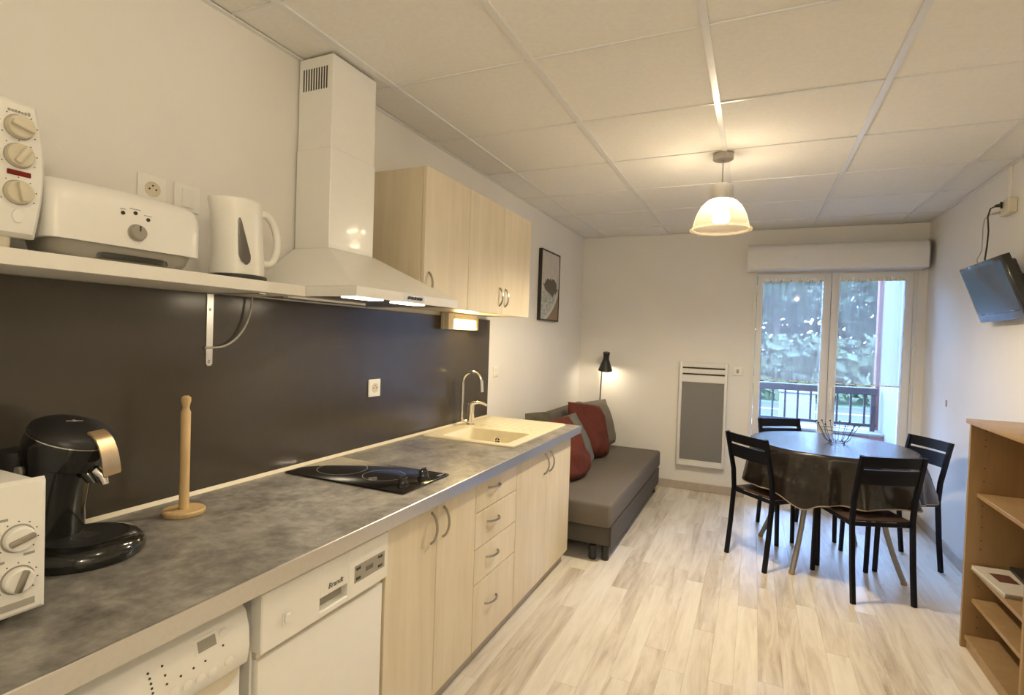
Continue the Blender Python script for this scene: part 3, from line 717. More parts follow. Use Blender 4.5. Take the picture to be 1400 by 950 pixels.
for zz in (0.152, 0.080):
    cy = 0.492; cz = ZT+zz
    MB().lathe([(0.0245, 0), (0.0245, 0.001)], (MX, cy, cz), (1, 0, 0), 32).build('dial_scale', 'grey_plastic', cp)
    k_ = MB().lathe([(0.0215, 0), (0.021, 0.010), (0.018, 0.013)], (MX+0.001, cy, cz), (1, 0, 0), 32).build('dial', 'white_enamel', cp)
    ang = R(15) if zz > 0.1 else R(70)
    Mg = Matrix.Translation((MX+0.017, cy, cz)) @ Matrix.Rotation(ang, 4, 'X')
    MB().box(-0.005, 0.004, -0.019, 0.019, -0.005, 0.005, 0.003, 2, M=Mg).build('dial_grip', 'brushed_steel', k_)
    for i in range(9):
        a = R(-40+i*32); MB().cyl((MX-0.001, cy+0.029*math.cos(a), cz+0.029*math.sin(a)), (MX+0.0006, cy+0.029*math.cos(a), cz+0.029*math.sin(a)), 0.0012, seg=8).build('scale_dot', 'dark_plastic', cp)
for yy, zz in ((0.470, 0.188), (0.466, 0.116), (0.508, 0.121)):
    MB().box(MX-0.001, MX+0.0006, yy-0.008, yy+0.008, ZT+zz-0.0022, ZT+zz+0.0022).build('legend', 'grey_plastic', cp)
MB().box(MX-0.002, MX+0.0012, 0.402, 0.517, ZT+0.030, ZT+0.042, 0.0005).build('stripe', 'cord_grey', cp)
for xx in (0.14, 0.40):
    for yy in (0.11, 0.49): MB().cyl((xx, yy, ZT+0.0005), (xx, yy, ZT+0.021), 0.012).build('foot', 'dark_plastic', t)

# ================================================================== KITCHEN: shelf and hood
t = thing('wall_shelf', (0.14, 0.45, 1.462), 'long pale wall shelf above the splashback carrying small appliances', 'shelf')
MB().box(0.0075, 0.282, -0.27, 1.290, 1.462, ZS-0.0005, 0.001).build('board', 'white_satin', t)
def bracket(yc):
    t = thing('shelf_bracket', (0.01, yc, 1.23), 'slim metal shelf bracket screwed to the dark splashback', 'bracket')
    MB().prism([(-0.011, 1.462), (-0.011, 1.238), (-0.006, 1.231), (0.006, 1.231), (0.011, 1.238), (0.011, 1.462)], lambda a, c: (0.0072, yc+a, c), lambda a, c: (0.0102, yc+a, c)).build('upright', 'aluminium', t)
    MB().box(0.0103, 0.24, yc-0.011, yc+0.011, 1.4585, 1.4615).build('arm', 'aluminium', t)
    for z in (1.245, 1.41): MB().lathe([(0.005, 0), (0.003, 0.002)], (0.0102, yc, z), (1, 0, 0), 12).build('screw', 'chrome', t)
bracket(1.163)
# cable hanging below the shelf and the under-shelf run
pts = []
for i in range(13):
    a = R(90*i/12); pts.append((0.013+0.012*math.sin(a), 1.180+0.125*math.sin(a), 1.459-0.17+0.17*(1-math.cos(a))))
pts = [(0.0125, 1.145, 1.289)]+pts
tag(MB().tube(pts, 0.0035, 8).build('power_cable', 'cord_grey'), 'thin grey cable curving down from the shelf beside its bracket', 'cable')

# hood
t = thing('cooker_hood', (0.22, 1.60, 1.461), 'white pyramid cooker hood with a tall square chimney, above the hob', 'cooker hood')
HY0, HY1, HX = 1.296, 1.904, 0.482
DX, DY0, DY1 = 0.172, 1.502, 1.742
sk = MB()
sk.loft([[(HX, HY0, 1.463), (HX, HY1, 1.463), (0.009, HY1, 1.463), (0.009, HY0, 1.463)][::-1], [(HX, HY0, 1.495), (HX, HY1, 1.495), (0.009, HY1, 1.495), (0.009, HY0, 1.495)][::-1]], False, True)
sk.build('skirt', 'white_enamel', t, smooth=0)
b = MB(); lv = 1.655
o1 = [(HX-0.001, HY0+0.001, 1.4955), (HX-0.001, HY1-0.001, 1.4955), (0.009, HY1-0.001, 1.4955), (0.009, HY0+0.001, 1.4955)]
o2 = [(DX+0.006, DY0-0.006, lv), (DX+0.006, DY1+0.006, lv), (0.009, DY1+0.006, lv), (0.009, DY0-0.006, lv)]
b.loft([o1, o2], True, True)
b.build('canopy', 'white_enamel', t, smooth=0)
MB().box(0.009, DX+0.003, DY0-0.003, DY1+0.003, lv+0.0005, 2.02, 0.002).build('lower_chimney', 'white_enamel', t)
ch = MB().box(0.009, DX, DY0, DY1, 2.02, H-0.004, 0.002).build('upper_chimney', 'white_enamel', t)
for i in range(10):
    xx = 0.030+i*0.0122
    MB().box(xx, xx+0.0058, DY0-0.0006, DY0+0.004, 2.235, 2.315).build('vent_slot', 'dark_plastic', ch)
un = MB().box(0.012, HX-0.004, HY0+0.004, HY1-0.004, 1.466, 1.470).build('filter_plate', 'brushed_steel', t)
for ya_, yb_ in ((HY0+0.03, HY0+0.17), (HY1-0.33, HY1-0.19)):
    l_ = MB().box(0.395, 0.452, ya_, yb_, 1.4615, 1.4660, 0.001).build('lamp_lens', 'hood_glow', un)
    lamp('hood_light', 'AREA', (0.424, (ya_+yb_)/2, 1.4600), HOOD_W, t, size=(0.05, 0.13))
MB().box(0.18, 0.20, HY0+0.0, 1.68, 1.4585, 1.4655).build('filter_rail', 'white_enamel', un)
pn = MB().box(HX, HX+0.0015, 1.542, 1.664, 1.470, 1.491, 0.0005).build('switch_panel', 'aluminium', t)
for i in range(5):
    MB().cyl((HX+0.001, 1.567+i*0.018, 1.480), (HX+0.006, 1.567+i*0.018, 1.480), 0.0055, seg=14).build('push_button', 'dark_plastic', pn)

# wall cabinets
def wall_cabinet(ya, yb, nd, label, handles):
    t = thing('wall_cabinet', (0.15, (ya+yb)/2, 1.480), label, 'cabinet', 'maple wall cabinets')
    MB().box(0.003, 0.279, ya+0.0005, yb-0.0005, 1.480, 2.068, 0.001).build('carcass', 'maple', t)
    wd = (yb-ya)/nd
    for i in range(nd):
        a, b = ya+wd*i+0.0015, ya+wd*(i+1)-0.0015
        d = MB().box(0.2805, 0.298, a, b, 1.478, 2.070, 0.0015).build('door', 'maple', t)
        yh = {'l': a+0.035, 'r': b-0.035}[handles[i]]
        bow_handle(d, (0.298, yh, 1.522), (0.298, yh, 1.622), 0.022)
wall_cabinet(1.930, 2.316, 1, 'single-door maple wall cabinet beside the cooker hood', 'l')
wall_cabinet(2.318, 3.102, 2, 'double-door maple wall cabinet nearer the framed picture', 'rl')
# under-cabinet light
t = thing('cabinet_light', (0.03, 2.715, 1.386), 'lit cream strip lamp fixed below the wall cabinets', 'lamp')
MB().box(0.008, 0.030, 2.54, 2.89, 1.386, 1.4785, 0.003).box(0.030, 0.060, 2.54, 2.60, 1.386, 1.4785, 0.003).box(0.030, 0.060, 2.86, 2.89, 1.386, 1.4785, 0.003).box(0.030, 0.060, 2.60, 2.86, 1.444, 1.4785, 0.003).build('housing', 'cream_plastic', t)
MB().box(0.031, 0.058, 2.603, 2.857, 1.390, 1.436, 0.006, 2).build('diffuser', 'under_glow', t)
lamp('strip_light', 'AREA', (0.064, 2.73, 1.412), UNDER_W, t, size=(0.04, 0.24), color=(1, .72, .32), rot=(0, R(-62), 0))

# sockets
def wall_socket(M, label, group=None, hole=True, s=0.040, loc=(0, 0, 0)):
    t = thing('wall_socket' if hole else 'wall_plate', loc, label, 'socket' if hole else 'switch', group)
    MB().box(0, 0.008, -s, s, -s, s, 0.003, 2, M=M).build('plate', 'white_plastic', t)
    if hole:
        r_ = MB().lathe([(0.022, 0.0), (0.022, 0.0012), (0.019, 0.0012), (0.018, -0.0005)], (0.0082, 0, 0), (1, 0, 0), 24)
        r_.v = [M @ q for q in r_.v]; r_ = r_.build('well', 'cream_plastic', t)
        for dy, dz, rr0 in ((-0.0095, 0, 0.0026), (0.0095, 0, 0.0026), (0, 0.010, 0.0026)):
            q = MB().cyl((0.0085, dy, dz), (0.0098, dy, dz), rr0, seg=10); q.v = [M @ p for p in q.v]; q.build('contact_hole', 'dark_plastic', r_)
    else:
        q = MB().box(0.008, 0.011, -s*0.45, s*0.45, -s*0.7, s*0.7, 0.001, M=M); q.build('rocker', 'white_plastic', t)
    return t
wall_socket(Matrix.Translation((0.0075, 1.983, 1.101)), 'white power socket on the dark splashback behind the hob', loc=(0.0075, 1.983, 1.06))
wall_socket(Matrix.Translation((0.0005, 0.978, 1.742)), 'white power socket on the cream wall behind the toaster', loc=(0.0005, 0.978, 1.70))
wall_socket(Matrix.Translation((0.0005, 1.082, 1.742)), 'blank white plate on the cream wall beside the kettle', hole=False, loc=(0.0005, 1.082, 1.70))
wall_socket(Matrix.Translation((0.0005, 3.263, 1.116)), 'white light switch on the wall beside the end of the splashback', hole=False, s=0.036, loc=(0.0005, 3.263, 1.08))

# ---- things on the shelf
# mini oven
t = thing('mini_oven', (0.14, 0.37, ZS), 'white mini oven with three dials standing on the wall shelf', 'mini oven')
b = MB(); ob = [(0.02, 0.012), (0.24, 0.010)]
def ovsec(x, ins, bul):
    z0_, z1_, ya_, yb_ = ZS+0.028+ins, ZS+0.292-ins, 0.170+ins, 0.598-ins
    o = []
    for i in range(9):
        u = i/8; o.append((x, yb_+bul*math.sin(PI*u), z0_+(z1_-z0_)*u))
    for i in range(9):
        u = i/8; o.append((x, ya_-bul*math.sin(PI*u), z1_-(z1_-z0_)*u))
    return o
MB().loft([ovsec(0.02, 0.012, 0.008), ovsec(0.03, 0.004, 0.010), ovsec(0.215, 0.0, 0.012)]).build('body', 'white_enamel', t, smooth=30)
fr = MB().loft([ovsec(0.2155, 0.003, 0.012), ovsec(0.222, -0.002, 0.014), ovsec(0.240, -0.002, 0.015), ovsec(0.252, 0.006, 0.015), ovsec(0.257, 0.018, 0.014)]).build('front', 'white_plastic', t, smooth=30)
FX = 0.257
for zz, an in ((0.240, 165), (0.184, 60), (0.112, 100)):
    cz = ZS+zz; cy = 0.566
    MB().lathe([(0.0245, 0), (0.0245, 0.0012)], (FX-0.0005, cy, cz), (1, 0, 0), 32).build('dial_scale', 'cord_grey', fr)
    k_ = MB().lathe([(0.0225, 0), (0.0215, 0.012), (0.019, 0.014)], (FX+0.0005, cy, cz), (1, 0, 0), 32).build('dial', 'cream_plastic', fr)
    MB().box(-0.006, 0.006, -0.019, 0.019, -0.0055, 0.0055, 0.003, 2, M=Matrix.Translation((FX+0.018, cy, cz)) @ Matrix.Rotation(R(an), 4, 'X')).build('dial_grip', 'cream_plastic', k_)
    for i in range(7):
        a = R(-30+i*40); MB().cyl((FX-0.001, cy+0.030*math.cos(a), cz+0.030*math.sin(a)), (FX+0.0006, cy+0.030*math.cos(a), cz+0.030*math.sin(a)), 0.0011, seg=8).build('scale_dot', 'dark_plastic', fr)
MB().box(FX-0.001, FX+0.002, 0.548, 0.586, ZS+0.145, ZS+0.155, 0.001).build('pilot_lamp', 'red_lens', fr)
MB().lathe([(0.014, 0), (0.013, 0.003), (0.009, 0.004)], (FX-0.0005, 0.566, ZS+0.066), (1, 0, 0), 24, sy=0.7).build('push_button', 'white_enamel', fr)
rs_ = random.Random(4)
for i in range(7):
    MB().box(FX-0.0012, FX+0.0006, 0.548+i*0.0052, 0.548+i*0.0052+0.0042, ZS+0.2668, ZS+0.2668+0.004+0.003*rs_.random()).build('badge_letter', 'grey_plastic', fr)
MB().box(FX-0.002, FX+0.003, 0.210, 0.515, ZS+0.055, ZS+0.250, 0.002).build('door_glass', 'dark_glass_window', fr)
MB().tube([(FX, 0.20, ZS+0.262), (FX+0.025, 0.21, ZS+0.262), (FX+0.025, 0.48, ZS+0.262), (FX, 0.49, ZS+0.262)], 0.006, 8).build('door_handle', 'white_plastic', fr)
for xx in (0.05, 0.225):
    for yy in (0.19, 0.555): MB().lathe([(0.011, 0.0003), (0.013, 0.024), (0.013, 0.031)], (xx, yy, ZS), seg=14).build('foot', 'cream_plastic', t)
# toaster
t = thing('toaster', (0.165, 0.78, ZS), 'long white toaster with a grey dial on the shelf, between mini oven and kettle', 'toaster')
TY0, TY1 = 0.622, 0.965
def toast_sec(y, k, kz):
    cx = 0.165; hw = 0.080*k; z0_ = ZS+0.040; hh = 0.135*kz; o = []
    o.append((cx+hw*1.0, y, z0_)); 
    for i in range(13):
        a = PI*i/12; c, s_ = math.cos(a), math.sin(a)
        o.append((cx+hw*math.copysign(abs(c)**0.55, c), y, z0_+hh*(0.42+0.58*abs(s_)**0.75)))
    o.append((cx-hw*1.0, y, z0_)); return o
secs = []
for u, k, kz in ((0, 0.72, 0.90), (0.02, 0.90, 0.955), (0.06, 0.98, 0.985), (0.15, 1, 1.0), (0.5, 1.0, 1.03), (0.85, 1, 1.0), (0.94, 0.98, 0.985), (0.98, 0.90, 0.955), (1, 0.72, 0.90)):
    secs.append(toast_sec(TY0+(TY1-TY0)*u, k, kz))
sh = MB().loft(secs).build('shell', 'white_enamel', t, smooth=50)
rings = [rrect(0.093, 0.237, TY0+0.012, TY1-0.012, 0.04, ZS+0.0405, 6), rrect(0.098, 0.232, TY0+0.016, TY1-0.018, 0.04, ZS+0.018, 6), rrect(0.110, 0.220, TY0+0.03, TY1-0.03, 0.04, ZS+0.0005, 6)]
MB().loft(rings).build('base', 'grey_plastic', t, smooth=50)
MB().lathe([(0.060, 0), (0.058, 0.010), (0.050, 0.0125)], (0.232, 0.80, ZS+0.010), (0, 0, 1), 30, sx=0.16, sy=1.35).build('crumb_tray', 'dark_plastic', t)
for xx in (0.143, 0.187):
    MB().box(xx-0.012, xx+0.012, TY0+0.06, TY1-0.06, ZS+0.160, ZS+0.1725, 0.002).build('bread_slot', 'dark_plastic', sh)
TX = 0.2445
k_ = MB().lathe([(0.0175, 0), (0.017, 0.014), (0.015, 0.016)], (TX-0.001, 0.797, ZS+0.077), (1, 0, 0), 28).build('dial', 'grey_plastic', sh)
MB().lathe([(0.0205, 0), (0.0205, 0.002)], (TX-0.0005, 0.797, ZS+0.077), (1, 0, 0), 28).build('dial_collar', 'cord_grey', sh)
MB().box(TX+0.0148, TX+0.0160, 0.7955, 0.7985, ZS+0.080, ZS+0.093).build('dial_mark', 'dark_plastic', k_)
for yy, zz, wd in ((0.766, 0.118, 0.006), (0.794, 0.123, 0.012), (0.823, 0.113, 0.009)):
    xx = 0.2432 if zz > 0.12 else 0.2438
    MB().cyl((xx-0.006, yy, ZS+zz), (xx+0.0020, yy, ZS+zz), 0.0045, seg=14).build('button', 'dark_plastic', sh)
    MB().box(xx-0.006, xx+0.0006, yy-wd, yy+wd, ZS+zz+0.0085, ZS+zz+0.0100).build('legend', 'grey_plastic', sh)
# kettle
KC = Vector((0.158, 1.140, ZS))
t = thing('kettle', tuple(KC), 'white plastic kettle with a grey water window on the shelf, beside the hood', 'kettle')
MB().lathe([(0.080, 0.0005), (0.082, 0.004), (0.082, 0.014), (0.078, 0.017)], tuple(KC), seg=40).build('power_base', 'dark_plastic', t)
secs = []
for z, rr0, dx in ((0.018, 0.077, 0), (0.05, 0.075, 0), (0.10, 0.072, -0.001), (0.15, 0.070, -0.002), (0.20, 0.070, -0.005), (0.225, 0.0715, -0.008), (0.236, 0.070, -0.009)):
    secs.append([(KC.x+rr0*0.96*math.sin(2*PI*j/48), KC.y+dx-(rr0+(0.018*max(0, z-0.14)/0.1)*max(0, math.cos(2*PI*j/48))**6)*math.cos(2*PI*j/48), KC.z+z) for j in range(48)])
kb = MB().loft(secs).build('jug', 'white_plastic', t, smooth=60)
MB().lathe([(0.0665, 0), (0.062, 0.006), (0.03, 0.010), (0.001, 0.0105)], (KC.x, KC.y-0.008, KC.z+0.2365), seg=40).build('lid', 'white_plastic', t, smooth=60)
hp = []
for i in range(21):
    a = R(118-236*i/20); hp.append((KC.x+0.012, KC.y+0.086+0.048*math.cos(a)-0.006*math.sin(a), KC.z+0.140+0.078*math.sin(a)))
hp = [(KC.x+0.01, KC.y+0.055, KC.z+0.212)]+hp+[(KC.x+0.01, KC.y+0.068, KC.z+0.030)]
MB().tube(hp, [0.010]+[0.0115]*21+[0.016], 14).build('handle', 'white_plastic', t, smooth=60)
# water window: teardrop hugging the jug side facing the room
def jug_r(z): return 0.0775-0.05*(z-0.018) if z < 0.15 else 0.0705
gr = []
for j in range(15):
    u = j/14; z = 0.045+0.135*u
    hw = 0.0165*math.sqrt(max(0.02, 1-((0.22-u)/0.22)**2)) if u < 0.22 else 0.0165*(1-0.70*(u-0.22)/0.78)
    if u > 0.96: hw = 0.003
    base_a = R(20+16*u); gr.append((z, base_a, hw/0.074))
vs_ = []; fs_ = []
for z, a0, da in gr:
    for i in range(7):
        a = a0+da*(i/3-1); r_ = jug_r(z)*0.985+0.0022
        vs_.append((KC.x+r_*0.97*math.cos(a), KC.y-r_*math.sin(a)*1.0, KC.z+z))
for j in range(14):
    for i in range(6):
        q = j*7+i; fs_.append((q, q+1, q+8, q+7))
MB().add(vs_, fs_).build('water_window', 'dark_glass_window', t, smooth=60)

# ================================================================== LIVING END
# picture
t = thing('framed_picture', (0.014, 4.2, 1.50), 'tall black-framed print of a rocky coast with surf on the wall', 'picture')
PY0, PY1, PZ0, PZ1 = 3.985, 4.420, 1.498, 2.070
b = MB(); f_ = 0.012
b.box(0.001, 0.030, PY0, PY0+f_, PZ0, PZ1, 0.001).box(0.001, 0.030, PY1-f_, PY1, PZ0, PZ1, 0.001).box(0.001, 0.030, PY0+f_, PY1-f_, PZ0, PZ0+f_, 0.001).box(0.001, 0.030, PY0+f_, PY1-f_, PZ1-f_, PZ1, 0.001)
b.build('frame', 'frame_black', t)
MB().box(0.004, 0.026, PY0+f_, PY1-f_, PZ0+f_, PZ1-f_).build('print', 'coast_print', t, smooth=0)

# sofa
SFX0, SFX1, SFY0, SFY1 = 0.02, 0.845, 3.175, 5.03
t = thing('sofa_bed', (0.43, 4.1, 0), 'armless dark grey fabric sofa bed along the wall, below the framed picture', 'sofa')
MB().box(SFX0+0.12, SFX1, SFY0, SFY1, 0.218, 0.365, 0.022, 3).build('seat_mattress', 'sofa_fabric', t, smooth=40)
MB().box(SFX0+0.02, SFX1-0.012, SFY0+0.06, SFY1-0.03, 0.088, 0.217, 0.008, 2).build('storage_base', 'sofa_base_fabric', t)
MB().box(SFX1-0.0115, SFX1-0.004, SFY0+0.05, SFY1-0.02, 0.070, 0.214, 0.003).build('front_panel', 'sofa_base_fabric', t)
rings = []
for z, xa, xb_ in ((0.20, 0.022, 0.139), (0.36, 0.022, 0.138), (0.60, 0.022, 0.125), (0.72, 0.022, 0.110), (0.742, 0.030, 0.098), (0.748, 0.045, 0.085)):
    rings.append([(xa, SFY0+0.02, z), (xb_, SFY0+0.02, z), (xb_, SFY1, z), (xa, SFY1, z)])
MB().loft(rings).build('backrest', 'sofa_fabric', t, smooth=40)
for xx, yy in ((0.80, 3.255), (0.725, 3.235), (0.80, 4.93), (0.12, 3.255), (0.12, 4.93)):
    MB().lathe([(0.021, 0.0005), (0.024, 0.012), (0.024, 0.088)], (xx, yy, 0), seg=16).build('leg', 'black_satin', t)

def cushion(name, c, size, mat, yaw, lean, roll, thick, seed, label, wr=0.010, fold=0.0):
    N = 26; vs = []; fs = []
    rn = random.Random(seed); off = Vector((rn.random()*50, rn.random()*50, rn.random()*50))
    M = Matrix.Translation(c) @ Matrix.Rotation(R(yaw), 4, 'Z') @ Matrix.Rotation(R(-lean), 4, 'Y') @ Matrix.Rotation(R(roll), 4, 'X')
    for side in (1, -1):
        for i in range(N+1):
            for j in range(N+1):
                u, v = 2*i/N-1, 2*j/N-1
                pin = 1-0.05*(1-abs(u)**2)*abs(v)**3; pin2 = 1-0.04*(1-abs(v)**2)*abs(u)**3
                th = thick*((1-abs(u)**2.6)*(1-abs(v)**2.6))**0.55
                th *= 1+0.35*(-v)*0.6
                kk = 0.30 if v < 0 else 0.12
                cu, cv = u*math.sqrt(1-kk*v*v/1.0), v*math.sqrt(1-kk*u*u/1.0)
                p = Vector((0, cu*size[0]/2*pin2, cv*size[1]/2*pin))
                d = noise.noise(off+Vector((u*2.2, v*2.2, side)))*wr*2+noise.noise(off+Vector((u*6+v*3, v*2.5, side*3)))*wr
                edge = min(1-abs(u), 1-abs(v))
                dent = -fold*math.exp(-((u*0.9+0.1)**2/0.12+(v-0.55)**2/0.10)) if side > 0 else 0
                p.x = side*(th+0.003)+d*min(1, edge*5)+dent*min(1, edge*4)
                vs.append(M @ p)
    n1 = (N+1)**2
    for i in range(N):
        for j in range(N):
            a = i*(N+1)+j
            fs.append((a, a+1, a+N+2, a+N+1)); fs.append((n1+a, n1+a+N+1, n1+a+N+2, n1+a+1))
    bd = [i*(N+1) for i in range(N+1)]+[N*(N+1)+j for j in range(1, N+1)]+[i*(N+1)+N for i in range(N-1, -1, -1)]+[j for j in range(N-1, 0, -1)]
    for k in range(len(bd)):
        a, b_ = bd[k], bd[(k+1) % len(bd)]; fs.append((a, b_, n1+b_, n1+a))
    mb = MB().add(vs, fs)
    # rest on the seat
    zmin = min(p.z for p in mb.v); dz = 0.367-zmin
    for p in mb.v: p.z += dz
    return tag(mb.build(name, mat, smooth=60), label, 'cushion', 'loose cushions on the sofa')
cushion('cushion', (0.285, 4.83, 0.56), (0.46, 0.46), 'grey_fabric', -28, 20, 4, 0.070, 1, 'taupe grey cushion in the sofa corner below the reading lamp')
cushion('cushion', (0.345, 4.40, 0.60), (0.42, 0.49), 'red_fabric', -24, 24, -9, 0.095, 2, 'plump brick red cushion with a crumpled top between two grey cushions', 0.016, 0.055)
cushion('cushion', (0.345, 4.005, 0.57), (0.36, 0.44), 'slate_fabric', -16, 26, 6, 0.050, 3, 'slate grey cushion squeezed between the two red cushions')
cushion('cushion', (0.400, 3.66, 0.57), (0.38, 0.47), 'red_fabric', -14, 28, 3, 0.080, 4, 'brick red cushion at the worktop end of the sofa', 0.014, 0.02)
cushion('cushion', (0.195, 3.64, 0.58), (0.40, 0.47), 'olive_fabric', -6, 8, -4, 0.038, 5, 'olive grey cushion behind the red one at the worktop end')

# reading lamp behind the sofa
t = thing('floor_lamp', (0.235, 5.11, 0.0), 'black floor lamp with a waisted shade behind the sofa end', 'floor lamp')
MB().lathe([(0.06, 0.0005), (0.06, 0.012), (0.012, 0.02)], (0.235, 5.115, 0), seg=28).build('base', 'black_satin', t)
MB().tube([(0.235, 5.115, 0.015), (0.238, 5.11, 0.7), (0.252, 5.10, 1.04), (0.262, 5.09, 1.16)], 0.006, 10).build('pole', 'black_satin', t)
tilt = Vector((0.10, -0.22, 1)).normalized(); sc = Vector((0.297, 5.055, 1.066))
s_ = MB().lathe([(0.068, 0.0), (0.066, 0.004), (0.052, 0.045), (0.036, 0.09), (0.028, 0.115), (0.029, 0.15), (0.033, 0.172), (0.030, 0.178), (0.0008, 0.178)], tuple(sc), tuple(tilt), 32, cap0=False).build('shade', 'black_satin', t, smooth=60)
s_.modifiers.new('thickness', 'SOLIDIFY').thickness = 0.0015
MB().sphere(tuple(sc+tilt*0.035), 0.022).build('bulb', 'bulb_glow', t)
lamp('reading_light', 'POINT', sc+tilt*0.008, FLOORLAMP_W, t, 0.022)

# radiator
t = thing('radiator', (1.178, 5.15, 0.24), 'flat white electric radiator with a grey mesh front on the wall', 'radiator')
RY = 5.108
rx0, rx1, rz0, rz1 = 0.972, 1.384, 0.240, 1.180
b = MB(); b.box(rx0+0.01, rx1-0.01, RY+0.03, YB-0.003, rz0+0.02, rz1-0.02, 0.004)
b.build('back_box', 'radiator_white', t)
gx0, gx1, gz0, gz1 = 1.000, 1.360, 0.272, 1.000
b = MB()
b.box(rx0, gx0, RY, RY+0.029, rz0, rz1, 0.006, 2).box(gx1, rx1, RY, RY+0.029, rz0, rz1, 0.006, 2).box(gx0-0.004, gx1+0.004, RY, RY+0.029, rz0, gz0, 0.004)
zz = gz1
for za, zb in ((gz1, 1.066), (1.080, 1.122), (1.136, rz1)): b.box(gx0-0.004, gx1+0.004, RY, RY+0.029, za, zb, 0.004)
b.build('front_frame', 'radiator_white', t)
MB().box(gx0, gx1, RY+0.006, RY+0.020, gz0, gz1).build('mesh_front', 'radiator_grey', t)
for za in (1.067, 1.123): MB().box(gx0, gx1, RY+0.022, RY+0.028, za, za+0.012).build('outlet_slot', 'dark_plastic', t)
MB().box(gx0, gx1, RY+0.002, RY+0.0058, gz0, gz0+0.022).build('lower_strip', 'radiator_white', t)
t = thing('thermostat', (1.463, YB-0.001, 1.075), 'small white thermostat between the radiator and the balcony door', 'thermostat')
MB().box(1.424, 1.502, YB-0.024, YB-0.001, 1.077, 1.155, 0.005, 2).build('case', 'white_plastic', t)
MB().box(1.452, 1.472, YB-0.026, YB-0.0242, 1.098, 1.134, 0.001).build('window', 'grey_plastic', t)
tag(MB().box(XR-0.004, XR, 4.60, 4.618, 0.975, 1.02, 0.001).build('wall_hook', 'cord_grey'), 'tiny grey fixing on the wall between the chair and the television', 'hook')

# pendant
PC = Vector((1.402, 3.06, 0))
t = thing('pendant_lamp', (PC.x, PC.y, 1.955), 'lit pendant lamp with a ribbed bell shade hanging from the ceiling', 'pendant lamp')
MB().lathe([(0.047, 0), (0.052, 0.004), (0.052, 0.030)], (PC.x, PC.y, H-0.032), seg=32).build('ceiling_rose', 'cord_grey', t)
MB().cyl((PC.x, PC.y, 2.20), (PC.x, PC.y, H-0.03), 0.0035, seg=8).build('cord', 'cord_grey', t)
MB().lathe([(0.006, 0.034), (0.020, 0.022), (0.054, 0.018), (0.056, 0.012), (0.056, -0.058)], (PC.x, PC.y, 2.175), seg=36, cap1=True).build('cap', 'aluminium', t)
pr_ = [(0.057, 2.118), (0.075, 2.108), (0.098, 2.085), (0.116, 2.055), (0.128, 2.025), (0.136, 1.995), (0.142, 1.972), (0.143, 1.966)]
rings = []
SEG = 144
for r_, z in pr_:
    rings.append([(PC.x+(r_+0.0012*(1 if j % 2 else -1))*math.cos(2*PI*j/SEG), PC.y+(r_+0.0012*(1 if j % 2 else -1))*math.sin(2*PI*j/SEG), z) for j in range(SEG)])
MB().loft(rings, False, False).build('shade', 'shade_acrylic', t, smooth=0)
MB().lathe([(0.142, 0.006), (0.155, 0.002), (0.156, -0.004), (0.150, -0.006), (0.141, -0.002), (0.142, 0.006)], (PC.x, PC.y, 1.962), seg=64, cap0=False, cap1=False).build('rim', 'shade_acrylic', t)
MB().lathe([(0.014, 0.115), (0.016, 0.090), (0.034, 0.062), (0.043, 0.030), (0.043, 0.012), (0.038, 0.004), (0.001, 0.0)], (PC.x, PC.y, 1.998), seg=32, cap0=True, cap1=True).build('bulb', 'bulb_glow', t, smooth=60)
o = lamp('reflector_light', 'SPOT', (PC.x, PC.y, 1.990), PENDANT_W, t)
o.data.shadow_soft_size = 0.04; o.data.spot_size = R(170); o.data.spot_blend = 0.45
lamp('shade_light', 'POINT', (PC.x+0.055, PC.y, 2.075), SHADE_W/3, t, 0.015)
lamp('shade_light', 'POINT', (PC.x-0.03, PC.y-0.048, 2.075), SHADE_W/3, t, 0.015)
lamp('shade_light', 'POINT', (PC.x-0.03, PC.y+0.048, 2.075), SHADE_W/3, t, 0.015)

# kitchen ceiling lamp, plus an unseen fill lamp added behind the camera
def bulb_lamp(x, y, power, label):
    t = thing('ceiling_or_fill_lamp', (x, y, 2.18), label, 'ceiling lamp')
    MB().lathe([(0.05, 0), (0.055, 0.006), (0.055, 0.028)], (x, y, H-0.030), seg=28).build('rose', 'white_plastic', t)
    MB().lathe([(0.018, 0), (0.022, 0.044)], (x, y, 2.286), seg=20).build('holder', 'white_plastic', t)
    MB().sphere((x, y, 2.255), 0.032, sz=1.1).build('bulb', 'bulb_glow', t)
    lamp('bulb_light', 'POINT', (x, y, 2.215), power, t, 0.035)
bulb_lamp(1.14, 0.81, KITCHEN_W, 'lit bare-bulb ceiling lamp over the kitchen worktop')
bulb_lamp(2.25, -0.55, FILL_W, 'unseen bare-bulb fill lamp added behind the camera')  # added fill light to brighten foreground floor, ceiling and cabinet fronts

# television
t = thing('television', (2.72, 3.56, 1.5), 'small flat black television tilted down on a wall arm', 'television')
TA = Vector((2.640, 0, 1.823)); TB = Vector((2.750, 0, 1.522)); TYF, TYN = 3.862, 3.285
dn = (TB-TA).normalized(); nn = Vector((dn.z, 0, -dn.x)).normalized()   # outward to the room
if nn.x > 0: nn = -nn
hh = (TB-TA).length
def tvM(): return Matrix.Translation((TA.x, TYF, TA.z)) @ Matrix(((0, dn.x, nn.x, 0), (-1, dn.y, nn.y, 0), (0, dn.z, nn.z, 0), (0, 0, 0, 1)))
Mt = tvM(); W_ = TYF-TYN
MB().box(0, W_, 0, hh, -0.035, 0, 0.004, 2, M=Mt).build('bezel', 'black_gloss', t)
MB().box(0.04, W_-0.04, 0.03, hh-0.03, -0.065, -0.0352, 0.012, 2, M=Mt).build('back_shell', 'black_satin', t)
MB().box(0.022, W_-0.022, 0.022, hh-0.048, 0.0002, 0.0012, M=Mt).build('screen', 'screen', t)
